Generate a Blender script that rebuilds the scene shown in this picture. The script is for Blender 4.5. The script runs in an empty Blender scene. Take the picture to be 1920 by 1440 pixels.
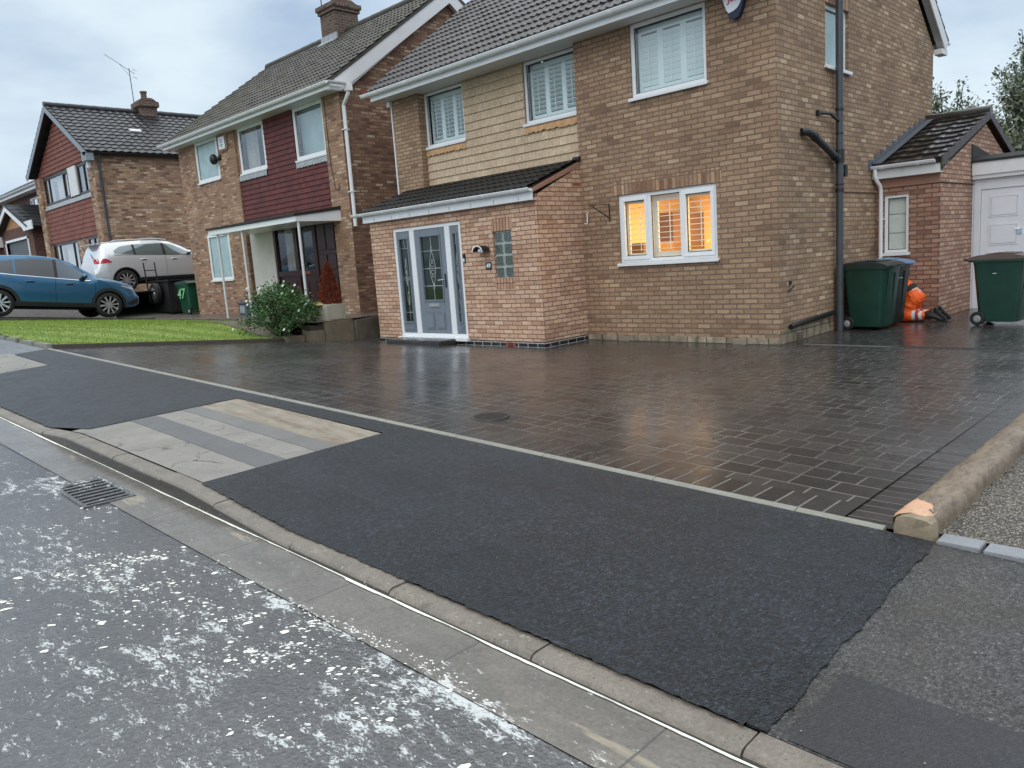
import bpy, bmesh, math, random
import numpy as np
from mathutils import Vector, Matrix
random.seed(7)
sc = bpy.context.scene
COL = sc.collection
R = math.radians
# ------------------------------------------------------------------ materials
M = {}
class NT:
    def __init__(s, name):
        s.m = bpy.data.materials.new(name); s.m.use_nodes = True
        s.t = s.m.node_tree; s.b = s.t.nodes['Principled BSDF']; M[name] = s.m
    def n(s, typ, props=None, **inp):
        nd = s.t.nodes.new(typ)
        for k, v in (props or {}).items(): setattr(nd, k, v)
        for k, v in inp.items(): s.set(nd, k, v)
        return nd
    def set(s, nd, k, v):
        key = k.replace('_', ' ')
        sock = nd.inputs[int(k[1:])] if k[0] == 'i' and k[1:].isdigit() else nd.inputs[key]
        if isinstance(v, tuple) and len(v) == 2 and hasattr(v[0], 'outputs'): s.t.links.new(v[0].outputs[v[1]], sock)
        elif hasattr(v, 'outputs'): s.t.links.new(v.outputs[0], sock)
        elif hasattr(v, 'node'): s.t.links.new(v, sock)
        else:
            if isinstance(v, (tuple, list)) and len(v) == 3 and sock.type == 'RGBA': v = (*v, 1)
            sock.default_value = v
    def pos(s): return s.n('ShaderNodeNewGeometry').outputs['Position']
    def uv(s): return s.n('ShaderNodeUVMap', {'uv_map': 'UVMap'}).outputs[0]
    def mapping(s, vec, scale=(1, 1, 1), rot=(0, 0, 0), loc=(0, 0, 0)):
        return s.n('ShaderNodeMapping', None, Vector=vec, Scale=scale, Rotation=rot, Location=loc).outputs[0]
    def noise(s, vec, scale, detail=4, rough=.55, dist=0):
        return s.n('ShaderNodeTexNoise', None, Vector=vec, Scale=scale, Detail=detail, Roughness=rough, Distortion=dist).outputs[0]
    def ramp(s, fac, stops, interp='LINEAR'):
        nd = s.n('ShaderNodeValToRGB', None, Fac=fac); cr = nd.color_ramp; cr.interpolation = interp
        while len(cr.elements) < len(stops): cr.elements.new(1)
        for e, (p, c) in zip(cr.elements, stops):
            e.position = p; e.color = (c, c, c, 1) if isinstance(c, (int, float)) else (*c, 1)
        return nd.outputs[0]
    def mix(s, fac, a, b, mode='MIX'):
        nd = s.n('ShaderNodeMix', {'data_type': 'RGBA', 'blend_type': mode})
        s.set(nd, 'i0', fac); s.set(nd, 'i6', a); s.set(nd, 'i7', b); return nd.outputs[2]
    def math(s, op, a, b=0.0, c=None, clamp=False):
        nd = s.n('ShaderNodeMath', {'operation': op, 'use_clamp': clamp}); s.set(nd, 'i0', a); s.set(nd, 'i1', b)
        if c is not None: s.set(nd, 'i2', c)
        return nd.outputs[0]
    def bump(s, h, strength=.5, dist=.01, normal=None):
        nd = s.n('ShaderNodeBump', None, Height=h, Strength=strength, Distance=dist)
        if normal is not None: s.set(nd, 'Normal', normal)
        return nd.outputs[0]
    def out(s, col=None, rough=None, normal=None, metal=None, spec=None):
        if col is not None: s.set(s.b, 'Base Color', col)
        if rough is not None: s.set(s.b, 'Roughness', rough)
        if normal is not None: s.set(s.b, 'Normal', normal)
        if metal is not None: s.set(s.b, 'Metallic', metal)
        if spec is not None: s.set(s.b, 'Specular IOR Level', spec)
        return s.m

def plain(name, col, rough=.5, metal=0, var=.12, vs=3.0, bump=0, bs=60, spec=.5, dirt=None):
    k = NT(name); p = k.pos()
    n1 = k.noise(p, vs, 5); f = k.ramp(n1, [(.25, 1 - var), (.75, 1 + var)])
    c = k.mix(1.0, (*col, 1), f, 'MULTIPLY')
    if dirt:
        n2 = k.noise(k.mapping(p, (1, 1, .35)), dirt[1], 6, .65)
        c = k.mix(k.ramp(n2, [(dirt[2], 0), (dirt[2] + .18, dirt[3])]), c, (*dirt[0], 1))
    r = k.math('MULTIPLY_ADD', n1, .16, rough - .08, clamp=True)
    nm = k.bump(k.noise(p, bs, 3), bump, .004) if bump else None
    return k.out(c, r, nm, metal, spec)

def brick(name, stops, mortar, bw=.225, rh=.075, ms=.011, rough=.86, bump=.55, offset=.5, squash=1.0, sqf=2, fine=55, stain=None, big=.18, dist=.006, mvar=.25, grime=None):
    k = NT(name); uv = k.uv(); p = k.pos()
    wob = k.noise(p, 9, 2); w2 = k.n('ShaderNodeVectorMath', {'operation': 'MULTIPLY_ADD'})
    k.set(w2, 'i0', k.n('ShaderNodeCombineXYZ', None, X=k.math('SUBTRACT', wob, .5), Y=k.math('SUBTRACT', k.noise(p, 13, 2), .5)).outputs[0])
    k.set(w2, 'i1', (.010, .010, 0)); k.set(w2, 'i2', uv)
    b = k.n('ShaderNodeTexBrick', {'offset': offset, 'squash': squash, 'squash_frequency': sqf}, Vector=w2.outputs[0], Color1=(0, 0, 0), Color2=(1, 1, 1), Mortar=(.5, .5, .5), Scale=1.0, Mortar_Size=ms, Mortar_Smooth=.25, Bias=0, Brick_Width=bw, Row_Height=rh)
    c = k.ramp(b.outputs[0], stops)
    fn = k.noise(p, fine, 5, .7); bn = k.noise(p, .9, 5, .6)
    c = k.mix(1, c, k.ramp(fn, [(.2, .72), (.8, 1.28)]), 'MULTIPLY')
    blot = k.noise(k.mapping(p, (1, 1, 1.6)), 14, 3, .6)
    c = k.mix(1, c, k.ramp(blot, [(.3, .82), (.7, 1.16)]), 'MULTIPLY')
    mc = k.mix(1, (*mortar, 1), k.ramp(k.noise(p, 30, 4), [(.3, 1 - mvar), (.7, 1 + mvar)]), 'MULTIPLY')
    c = k.mix(b.outputs[1], c, mc)
    c = k.mix(1, c, k.ramp(bn, [(.3, 1 - big), (.7, 1 + big)]), 'MULTIPLY')
    if grime:      # damp soot / algae streaks with a shape of their own
        g = k.noise(k.mapping(p, (1, 1, .3)), grime[1], 6, .7)
        c = k.mix(k.ramp(g, [(grime[2], 0), (grime[2] + .2, grime[3])]), c, (*grime[0], 1))
    h = k.math('SUBTRACT', k.math('MULTIPLY', fn, .25), b.outputs[1])
    rr = k.math('MULTIPLY_ADD', k.noise(p, 4, 3), .2, rough - .1)
    return k.out(c, rr, k.bump(h, bump, dist))

def roof_tiles(name, base, moss=None, rough=.42, tw=.3, g=.33, spread=.35):
    k = NT(name); uv = k.uv(); p = k.pos()
    b = k.n('ShaderNodeTexBrick', {'offset': 0.0}, Vector=uv, Color1=(0, 0, 0), Color2=(1, 1, 1), Mortar=(.3, .3, .3), Scale=1.0, Mortar_Size=.004, Bias=0, Brick_Width=tw, Row_Height=g)
    c = k.ramp(b.outputs[0], [(0, tuple(x * (1 - spread) for x in base)), (1, tuple(x * (1 + spread) for x in base))])
    c = k.mix(1, c, k.ramp(k.noise(p, 35, 5, .7), [(.25, .6), (.75, 1.4)]), 'MULTIPLY')
    c = k.mix(k.ramp(k.noise(p, 2.5, 6, .7), [(.55, 0), (.72, .55)]), c, tuple(x * 1.7 for x in base))
    if moss:
        mk = k.math('MULTIPLY', k.ramp(k.noise(p, .8, 3), [(.42, 0), (.66, 1)]), k.ramp(k.noise(p, 16, 5, .7), [(.45, 0), (.62, moss[1])]))
        c = k.mix(mk, c, (*moss[0], 1))
    r = k.math('MULTIPLY_ADD', k.noise(p, 7, 4), .3, rough - .15, clamp=True)
    return k.out(c, r, k.bump(k.noise(p, 90, 3), .25, .003))

# brickwork
brick('brick_main', [(0, (.19, .115, .075)), (.06, (.26, .16, .10)), (.25, (.315, .20, .125)), (.6, (.345, .225, .142)), (.9, (.385, .26, .165)), (1, (.45, .325, .21))], (.17, .118, .083), grime=((.19, .088, .052), 1.3, .56, .5), big=.2)
brick('brick_side', [(0, (.20, .12, .078)), (.1, (.26, .165, .10)), (.4, (.315, .205, .128)), (.8, (.36, .245, .156)), (.93, (.43, .31, .20)), (1, (.53, .405, .27))], (.175, .125, .09), grime=((.14, .09, .06), 1.3, .62, .45))
brick('brick_porch', [(0, (.40, .235, .16)), (.25, (.50, .31, .215)), (.6, (.58, .38, .265)), (1, (.66, .46, .33))], (.18, .10, .068), ms=.0075, big=.08, bump=.7)
brick('brick_soldier', [(0, (.2, .105, .065)), (.5, (.36, .21, .13)), (1, (.5, .34, .21))], (.2, .14, .10), bw=.075, rh=.215, offset=0)
brick('brick_porch_soldier', [(0, (.42, .24, .155)), (1, (.55, .35, .24))], (.16, .085, .055), bw=.075, rh=.22, ms=.009, offset=0, big=.05)
brick('brick_ext', [(0, (.22, .115, .08)), (.4, (.32, .175, .12)), (1, (.43, .25, .18))], (.14, .085, .065), ms=.011, big=.08)
brick('brick_ext_side', [(0, (.29, .155, .105)), (.5, (.40, .235, .165)), (1, (.52, .34, .245))], (.17, .10, .075), ms=.011, big=.08)
brick('brick_neigh', [(0, (.19, .10, .065)), (.25, (.31, .175, .11)), (.65, (.37, .22, .14)), (.9, (.44, .29, .19)), (1, (.55, .42, .30))], (.25, .18, .13), big=.12, grime=((.2, .09, .06), 1.1, .6, .5))
brick('brick_neigh_gable', [(0, (.13, .065, .045)), (.3, (.22, .115, .075)), (.75, (.29, .165, .11)), (.92, (.38, .26, .175)), (1, (.54, .42, .30))], (.16, .11, .08), big=.14, ms=.012)
brick('brick_third', [(0, (.14, .075, .05)), (.25, (.27, .155, .10)), (.6, (.36, .225, .145)), (.88, (.44, .30, .20)), (1, (.60, .48, .35))], (.24, .18, .13), bw=.26, rh=.09, big=.14)
brick('brick_dark', [(0, (.09, .04, .032)), (1, (.17, .075, .055))], (.12, .08, .07), big=.1)
brick('brick_chimney', [(0, (.07, .045, .038)), (1, (.15, .09, .07))], (.2, .16, .13), big=.2)
brick('brick_blue', [(0, (.010, .011, .014)), (1, (.022, .023, .03))], (.42, .40, .37), bw=.225, rh=.075, ms=.009, rough=.35)
brick('stone_course', [(0, (.27, .215, .155)), (1, (.42, .35, .26))], (.12, .10, .07), bw=.34, rh=.15, grime=((.040, .046, .020), 3.5, .44, .85), rough=.8, big=.25)
brick('tile_cream', [(0, (.50, .385, .265)), (.5, (.53, .41, .285)), (1, (.57, .45, .32))], (.32, .24, .15), bw=.17, rh=.154, ms=.003, big=.1, bump=.2, fine=20, dist=.003)
brick('tile_red', [(0, (.095, .022, .022)), (1, (.15, .034, .031))], (.04, .012, .012), bw=.17, rh=.13, ms=.005, big=.1, bump=.3, dist=.003, rough=.7)
brick('tile_orange', [(0, (.18, .06, .042)), (1, (.25, .085, .06))], (.06, .025, .02), bw=.3, rh=.1825, ms=.003, big=.06, bump=.3, dist=.003, rough=.7)
roof_tiles('roof_main', (.044, .039, .039), rough=.38)
roof_tiles('roof_porch', (.012, .011, .010), rough=.55)
roof_tiles('roof_ext', (.030, .025, .022), rough=.24)
roof_tiles('roof_neigh', (.046, .041, .035), moss=((.060, .072, .016), 1.0), rough=.55)
roof_tiles('roof_third', (.030, .031, .035), rough=.36)
roof_tiles('roof_fourth', (.07, .07, .075), rough=.25, spread=.6)
# paints, plastics, metals
plain('upvc', (.80, .83, .85), .28, var=.015)
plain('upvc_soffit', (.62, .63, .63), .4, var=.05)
plain('upvc_dirty', (.70, .72, .72), .35, var=.06, dirt=((.33, .33, .30), 6, .56, .4))
plain('grey_door', (.19, .225, .265), .38, var=.05, bump=.06, bs=90)
plain('white_paint', (.72, .73, .75), .4, var=.05, dirt=((.5, .5, .48), 3, .6, .3))
plain('garage_white', (.70, .72, .77), .42, var=.04)
plain('render_white', (.62, .60, .55), .9, var=.08, bump=.3, bs=25, dirt=((.42, .36, .28), 2.2, .6, .5))
plain('joinery', (.045, .012, .012), .38, var=.2, vs=6)
plain('dark_brown', (.025, .016, .014), .35, var=.2)
plain('brown_verge', (.33, .175, .125), .8, var=.12)
plain('ext_verge', (.055, .042, .040), .5, var=.2)
plain('black_plastic', (.012, .013, .014), .38, var=.2)
plain('pipe_grey', (.055, .062, .072), .33, var=.2, vs=8, dirt=((.16, .16, .15), 7, .62, .4))
plain('black_iron', (.012, .009, .008), .5, var=.2)
plain('felt', (.018, .02, .02), .7, var=.3, bump=.3, bs=40)
plain('lead', (.085, .10, .125), .45, var=.2, vs=8)
plain('lead_light', (.34, .37, .40), .5, var=.25, vs=8)
plain('zinc', (.26, .30, .34), .4, var=.2, vs=8, metal=.3)
plain('steel', (.60, .61, .62), .42, metal=.7, var=.03)
plain('chrome', (.75, .77, .8), .15, metal=1, var=.03)
plain('steel_post', (.62, .65, .66), .4, var=.08)
plain('terracotta', (.30, .085, .045), .75, var=.15)
plain('terracotta_pot', (.47, .33, .20), .8, var=.2)
plain('vent_cream', (.52, .43, .33), .7, var=.1)
plain('vent_dark', (.02, .015, .012), .8)
plain('shutter_white', (.80, .90, .91), .5, var=.02)
plain('shutter_white_plain', (.80, .80, .76), .5, var=.02)
plain('curtain', (.60, .58, .54), .9, var=.15, vs=9)
plain('blind_grey', (.74, .74, .69), .9, var=.06, vs=14)
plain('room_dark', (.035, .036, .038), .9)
plain('room_warm', (.80, .62, .34), .9, var=.03)
plain('room_cabinet', (.16, .09, .045), .6)
plain('apron_mortar', (.50, .31, .16), .9, var=.25, vs=10, bump=.6, bs=25)
plain('wood_orange', (.45, .23, .09), .6, var=.25, vs=6)
plain('grey_garage_door', (.10, .115, .13), .5)
plain('blue_lid', (.13, .22, .36), .35, var=.1, vs=5)
plain('bin_green', (.006, .040, .026), .36, var=.2, vs=5, bump=.12, bs=130)
plain('bin_green_light', (.008, .075, .04), .4, var=.2, vs=5)
plain('bin_lid_dark', (.020, .032, .029), .38, var=.2, vs=5)
plain('bin_dark', (.012, .016, .014), .36, var=.2, vs=5)
plain('bin_lid_brown', (.12, .085, .075), .34, var=.15, vs=5)
plain('bin_text', (.22, .55, .26), .6)
plain('pale_print', (.62, .70, .68), .6)
plain('rubber', (.012, .012, .013), .7, var=.2)
plain('rim_silver', (.62, .64, .66), .28, metal=.8, var=.05)
plain('cladding', (.014, .017, .018), .5, var=.1)
plain('lamp_red', (.42, .012, .03), .2, var=.2, vs=15)
plain('lamp_clear', (.45, .48, .5), .12, metal=.4, var=.2, vs=20)
plain('chassis', (.005, .005, .006), .95, spec=.05)
plain('tarp', (.010, .010, .011), .55, var=.3)
plain('tarp_panel', (.022, .020, .022), .6, var=.15)
plain('alarm_white', (.82, .86, .92), .35, var=.02)
plain('alarm_blue', (.008, .012, .045), .25, var=.1)
plain('alarm_red', (.55, .05, .13), .4)
plain('sign_slate', (.020, .021, .026), .5)
plain('sign_white', (.85, .85, .85), .5)
plain('came', (.55, .57, .58), .3, metal=.6)
plain('glass_block_frame', (.42, .49, .46), .25, var=.12, vs=20)
plain('bark', (.05, .042, .033), .9, var=.3, bump=.5, bs=30)
plain('stone_planter', (.46, .44, .36), .9, var=.15, bump=.4, bs=40)
plain('planter_grey', (.10, .125, .16), .6, var=.15)
plain('yellow_cream', (.75, .66, .33), .6)
plain('concrete_dark', (.11, .098, .078), .85, var=.3, vs=4, bump=.5, bs=35, dirt=((.03, .028, .02), 3, .5, .7))
plain('concrete_block', (.16, .13, .09), .8, var=.25, bump=.4, bs=30, dirt=((.04, .045, .025), 4, .52, .6))
plain('flower_white', (.80, .80, .74), .7)
plain('skin', (.62, .36, .29), .5, var=.06)
plain('hair', (.035, .022, .015), .6)
plain('eye_white', (.8, .8, .78), .3)
plain('hivis', (.85, .115, .012), .65, var=.16, vs=14, bump=.5, bs=22)
plain('hivis_strip', (.62, .63, .62), .35, var=.1)
plain('hivis_red', (.34, .02, .035), .6)
plain('black_cloth', (.022, .022, .02), .85, var=.2)
plain('boot', (.017, .016, .012), .6, var=.3)
plain('grit', (.34, .33, .30), .8, var=.3)

def glass(name, tint=(.95, .97, .97), rough=.0, refl=1.0, trans=.9):
    k = NT(name); k.t.nodes.remove(k.b)
    o = k.t.nodes['Material Output']
    fr = k.n('ShaderNodeFresnel', None, IOR=1.5)
    f = k.math('MULTIPLY_ADD', fr.outputs[0], refl, .03, clamp=True)
    f = k.math('MULTIPLY', f, k.math('SUBTRACT', 1, k.n('ShaderNodeNewGeometry').outputs['Backfacing']))
    tr = k.n('ShaderNodeBsdfTransparent', None, Color=tint); gl = k.n('ShaderNodeBsdfGlossy', None, Color=(.95, .97, 1), Roughness=rough)
    mx = k.n('ShaderNodeMixShader'); k.set(mx, 'i0', f); k.set(mx, 'i1', tr); k.set(mx, 'i2', gl)
    k.t.links.new(mx.outputs[0], o.inputs[0]); return k.m
glass('glass'); glass('glass_strong', refl=2.2); glass('glass_tint', (.16, .18, .19), refl=1.6); glass('glass_car', (.45, .5, .5), refl=1.8)
def opaque_glass(name, col, rough=.08, spec=.8, var=.2, vs=3):
    k = NT(name); p = k.pos(); n = k.noise(p, vs, 3)
    return k.out(k.mix(1, (*col, 1), k.ramp(n, [(.3, 1 - var), (.7, 1 + var)]), 'MULTIPLY'), rough, None, 0, spec)
opaque_glass('glass_frost', (.36, .50, .52), .22, .6, .12)
opaque_glass('glass_door', (.016, .026, .022), .06, .5, .5, 2)
opaque_glass('glass_block', (.085, .10, .09), .10, .8, .8, 40)
opaque_glass('glass_dark', (.02, .022, .024), .05, .7)
# car paint
def paint(name, col, metal=.55, rough=.3):
    k = NT(name); p = k.pos()
    k.set(k.b, 'Coat Weight', .8); k.set(k.b, 'Coat Roughness', .06)
    f = k.ramp(k.noise(p, 900, 1), [(.3, .85), (.7, 1.15)])
    return k.out(k.mix(1, (*col, 1), f, 'MULTIPLY'), rough, None, metal)
paint('paint_blue', (.026, .125, .245), .5, .28); paint('paint_silver', (.66, .68, .70), .45, .3)
def leafmat(name, cols, rough=.45):
    k = NT(name); p = k.pos()
    r = k.n('ShaderNodeNewGeometry').outputs['Random Per Island']
    c = k.ramp(r, [(i / (len(cols) - 1), c) for i, c in enumerate(cols)])
    return k.out(c, rough, None, 0, .4)
leafmat('leaf_shrub', [(.020, .055, .014), (.035, .10, .022), (.06, .14, .035), (.09, .17, .05)])
leafmat('leaf_tree', [(.09, .125, .075), (.14, .18, .11), (.22, .25, .18), (.36, .38, .31)], .3)
leafmat('leaf_red', [(.10, .016, .008), (.18, .035, .014), (.26, .06, .02)], .7)
leafmat('leaf_yellow', [(.10, .13, .03), (.16, .20, .05)])
leafmat('grass_blade', [(.11, .20, .016), (.165, .265, .026), (.235, .33, .05), (.29, .37, .085)], .55)

# ------------------------------------------------------------------ ground materials
def wet_tarmac(name, base, warm=1.0, rmin=.28, rmax=.55, speck=.5, tone=.25, bstr=.8, scale=1.0, brown=None, spec=.5):
    k = NT(name); p = k.pos()
    v = k.n('ShaderNodeTexVoronoi', {'feature': 'F1'}, Vector=p, Scale=115 * scale, Randomness=1.0)
    g = k.noise(p, 190 * scale, 3, .7); big = k.noise(p, 1.1, 5, .62); mid = k.noise(p, 6, 4, .6)
    c = k.ramp(v.outputs['Color'], [(.0, tuple(x * max(.08, 1 - speck) for x in base)), (.45, tuple(x * (1 - .25 * speck) for x in base)), (.8, tuple(x * (1 + speck * .9) for x in base)), (1, tuple(x * (1 + 3.0 * speck) for x in base))])
    c = k.mix(1, c, k.ramp(k.noise(p, 42 * scale, 4, .7), [(.32, 1 - .6 * speck), (.68, 1 + .6 * speck)]), 'MULTIPLY')
    c = k.mix(1, c, k.ramp(big, [(.3, 1 - tone), (.7, 1 + tone)]), 'MULTIPLY')
    if brown: c = k.mix(k.ramp(k.noise(p, 2.3, 5, .65), [(.5, 0), (.75, brown[1])]), c, (*brown[0], 1))
    stk = k.noise(k.mapping(p, (.5, 1.6, 1), (0, 0, R(-25))), 1.7, 6, .68)
    c = k.mix(k.ramp(stk, [(.52, 0), (.72, .4)]), c, tuple(x * 2.1 for x in base) + (1,))
    r = k.ramp(k.math('MULTIPLY_ADD', mid, .5, k.math('MULTIPLY', stk, .5)), [(.35, rmin), (.65, rmax)])
    h = k.math('ADD', k.math('MULTIPLY', v.outputs['Distance'], 1.0), k.math('MULTIPLY', g, .6))
    return k.out(c, r, k.bump(h, bstr, .005), None, spec)
wet_tarmac('tarmac_new', (.012, .0155, .0205), rmin=.26, rmax=.52, speck=1.0, tone=.32, bstr=1.2, scale=.85, spec=.45)
wet_tarmac('tarmac_old', (.042, .041, .040), rmin=.28, rmax=.58, speck=.7, tone=.42, bstr=.6, brown=((.055, .048, .034), .6))
wet_tarmac('tarmac_strip', (.022, .022, .025), rmin=.3, rmax=.5, speck=.3, tone=.2, bstr=.35)
wet_tarmac('drive_neigh', (.07, .06, .055), rmin=.2, rmax=.5, speck=.3, tone=.3, bstr=.3)
wet_tarmac('pave_far', (.15, .155, .16), rmin=.2, rmax=.4, speck=.2, bstr=.2)

def concrete(name, col, crack=True, stain=None, rough=.5, var=.2, bstr=.4):
    k = NT(name); p = k.pos()
    n1 = k.noise(p, 3, 6, .65); n2 = k.noise(p, 60, 4, .7)
    c = k.mix(1, (*col, 1), k.ramp(n1, [(.25, 1 - var), (.75, 1 + var)]), 'MULTIPLY')
    c = k.mix(1, c, k.ramp(n2, [(.2, .8), (.8, 1.2)]), 'MULTIPLY')
    sp = k.n('ShaderNodeTexVoronoi', {'feature': 'F1'}, Vector=p, Scale=70)
    c = k.mix(k.ramp(sp.outputs['Distance'], [(.05, .55), (.16, 0)]), c, tuple(x * .35 for x in col) + (1,))
    h = k.math('ADD', k.math('MULTIPLY', n2, .5), k.math('MULTIPLY', n1, 2))
    if crack:
        w = k.n('ShaderNodeVectorMath', {'operation': 'MULTIPLY_ADD'}); k.set(w, 'i0', k.n('ShaderNodeTexNoise', None, Vector=p, Scale=4.0, Detail=4.0).outputs[1]); k.set(w, 'i1', (.35, .35, .35)); k.set(w, 'i2', p)
        vo = k.n('ShaderNodeTexVoronoi', {'feature': 'DISTANCE_TO_EDGE'}, Vector=w.outputs[0], Scale=2.2)
        cr = k.math('MULTIPLY', k.ramp(vo.outputs['Distance'], [(.006, 1), (.016, 0)]), k.ramp(k.noise(p, 1.7, 2), [(.44, 0), (.56, 1)]))
        c = k.mix(cr, c, tuple(x * .22 for x in col) + (1,)); h = k.math('SUBTRACT', h, k.math('MULTIPLY', cr, 2))
    if stain:
        st = k.noise(k.mapping(p, stain[1], (0, 0, R(20))), stain[2], 6, .68)
        c = k.mix(k.ramp(st, [(stain[3], 0), (stain[3] + .2, stain[4])]), c, (*stain[0], 1))
    r = k.math('MULTIPLY_ADD', k.noise(p, 5, 4), .5, rough - .25, clamp=True)
    return k.out(c, r, k.bump(h, bstr, .004), None, .5)
concrete('conc_light', (.225, .212, .19), stain=((.17, .12, .07), (1, 1, 1), 2.2, .6, .55))
concrete('conc_brown', (.27, .235, .185), crack=False, stain=((.13, .085, .045), (.6, 3, 1), 2.6, .46, .75))
concrete('conc_smooth', (.108, .108, .108), crack=False, rough=.42, var=.15)
concrete('conc_grey', (.155, .15, .142), crack=False, rough=.45, var=.15)
def kerb_mat(name, col, damp):
    k = NT(name); p = k.pos()
    n1 = k.noise(p, 4, 6, .68); n2 = k.noise(p, 75, 5, .78)
    v = k.n('ShaderNodeTexVoronoi', {'feature': 'F1'}, Vector=p, Scale=85); v2 = k.n('ShaderNodeTexVoronoi', {'feature': 'F1'}, Vector=p, Scale=38)
    c = k.mix(1, (*col, 1), k.ramp(n1, [(.25, .7), (.75, 1.3)]), 'MULTIPLY')
    c = k.mix(1, c, k.ramp(n2, [(.2, .55), (.8, 1.4)]), 'MULTIPLY')
    c = k.mix(k.ramp(v.outputs['Color'], [(.86, 0), (.95, .6)]), c, (.40, .38, .34, 1))
    c = k.mix(k.ramp(v2.outputs['Distance'], [(.07, .85), (.15, 0)]), c, (.03, .028, .025, 1))
    c = k.mix(k.ramp(k.noise(p, 9, 6, .75), [(.56, 0), (.68, .55)]), c, (.055, .048, .04, 1))
    r = k.math('MULTIPLY_ADD', n1, .4, damp, clamp=True)
    return k.out(c, r, k.bump(k.math('ADD', n2, k.math('MULTIPLY', n1, 2.5)), .7, .005), None, .5)
kerb_mat('kerb', (.195, .172, .142), .25); kerb_mat('kerb_damp_shade', (.052, .045, .036), .15)
concrete('edging', (.235, .235, .20), crack=False, rough=.55, var=.18, stain=((.2, .2, .16), (1, 1, 1), 5, .55, .5))
def seam(k, p, sx):        # froth gathers along the line where the channel blocks meet the road
    d = k.math('ABSOLUTE', k.math('ADD', k.math('SUBTRACT', sx.outputs[1], k.math('MULTIPLY', sx.outputs[0], .022)), k.math('MULTIPLY_ADD', k.noise(k.mapping(p, (1, .2, 1)), 2.2, 3), .26, 8.80)))
    a = k.n('ShaderNodeMapRange', None, Value=d, From_Min=0.0, From_Max=.10, To_Min=.105, To_Max=0.0)
    b = k.n('ShaderNodeMapRange', None, Value=sx.outputs[0], From_Min=.5, From_Max=1.6, To_Min=0.0, To_Max=1.0)
    return k.math('MULTIPLY', k.math('MULTIPLY', a.outputs[0], b.outputs[0]), k.ramp(k.noise(k.mapping(p, (1, .3, 1)), 1.9, 2), [(.38, 0), (.55, 1)]))
def channel_mat():
    k = NT('channel'); p = k.pos()
    n1 = k.noise(p, 3.5, 6, .7); n2 = k.noise(p, 55, 5, .75); lo = k.noise(k.mapping(p, (.45, 2.6, 1), (0, 0, R(1))), 3.2, 5, .65)
    c = k.ramp(n1, [(.3, (.095, .085, .073)), (.7, (.18, .163, .14))])
    c = k.mix(1, c, k.ramp(n2, [(.25, .6), (.75, 1.35)]), 'MULTIPLY')
    c = k.mix(k.ramp(lo, [(.5, 0), (.7, .55)]), c, (.085, .075, .062, 1))
    # washed silt, stretched along the flow, and joints between the channel blocks
    sl = k.noise(k.mapping(p, (.55, 3.4, 1), (0, 0, R(-8)), (4.3, .7, 0)), 1.5, 6, .66)
    c = k.mix(k.ramp(sl, [(.60, 0), (.655, .75)]), c, (.33, .285, .20, 1))
    b = k.n('ShaderNodeTexBrick', {'offset': 0.0}, Vector=p, Color1=(0, 0, 0), Color2=(0, 0, 0), Mortar=(1, 1, 1), Scale=1.0, Mortar_Size=.006, Brick_Width=.915, Row_Height=9.0)
    c = k.mix(k.math('MULTIPLY', b.outputs[1], .75), c, (.05, .045, .04, 1))
    sx = k.n('ShaderNodeSeparateXYZ', None, Vector=p); fl = k.mapping(p, (1, 2.6, 1), (0, 0, R(-10)))
    fs = k.math('ADD', k.math('MULTIPLY_ADD', k.noise(fl, 46, 5, .75), .42, k.math('MULTIPLY', k.noise(fl, 8, 6, .72), .58)), seam(k, p, sx))
    c = k.mix(k.ramp(fs, [(.60, 0), (.65, .85)]), c, (.66, .68, .66, 1))
    rip = k.noise(k.mapping(p, (1.6, 1, 1)), 30, 4, .6)
    r = k.ramp(k.noise(p, 6, 5, .6), [(.35, .08), (.65, .26)])
    h = k.math('ADD', k.math('MULTIPLY', n2, .6), k.math('MULTIPLY_ADD', rip, .8, k.math('MULTIPLY', n1, 1.5)))
    return k.out(c, r, k.bump(h, .35, .005), None, .7)
channel_mat()
concrete('channel_silt', (.36, .31, .22), crack=False, rough=.3, var=.15)
concrete('log_kerb', (.215, .165, .115), crack=False, rough=.5, var=.4, stain=((.045, .038, .028), (2.5, .8, 1), 16, .46, .6), bstr=1.6)
concrete('log_chip', (.62, .36, .22), crack=False, rough=.55, var=.2, stain=((.55, .47, .42), (1, 1, 1), 9, .5, .8))
concrete('log_end', (.30, .245, .17), crack=False, rough=.8, var=.3, bstr=1.2)
concrete('sett', (.25, .26, .28), crack=False, rough=.36, var=.12)
concrete('slab_path', (.14, .115, .10), crack=False, rough=.3, var=.2)
concrete('plinth_soil', (.06, .05, .035), crack=False, rough=.8)
concrete('iron', (.038, .037, .036), crack=False, rough=.4)

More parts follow.
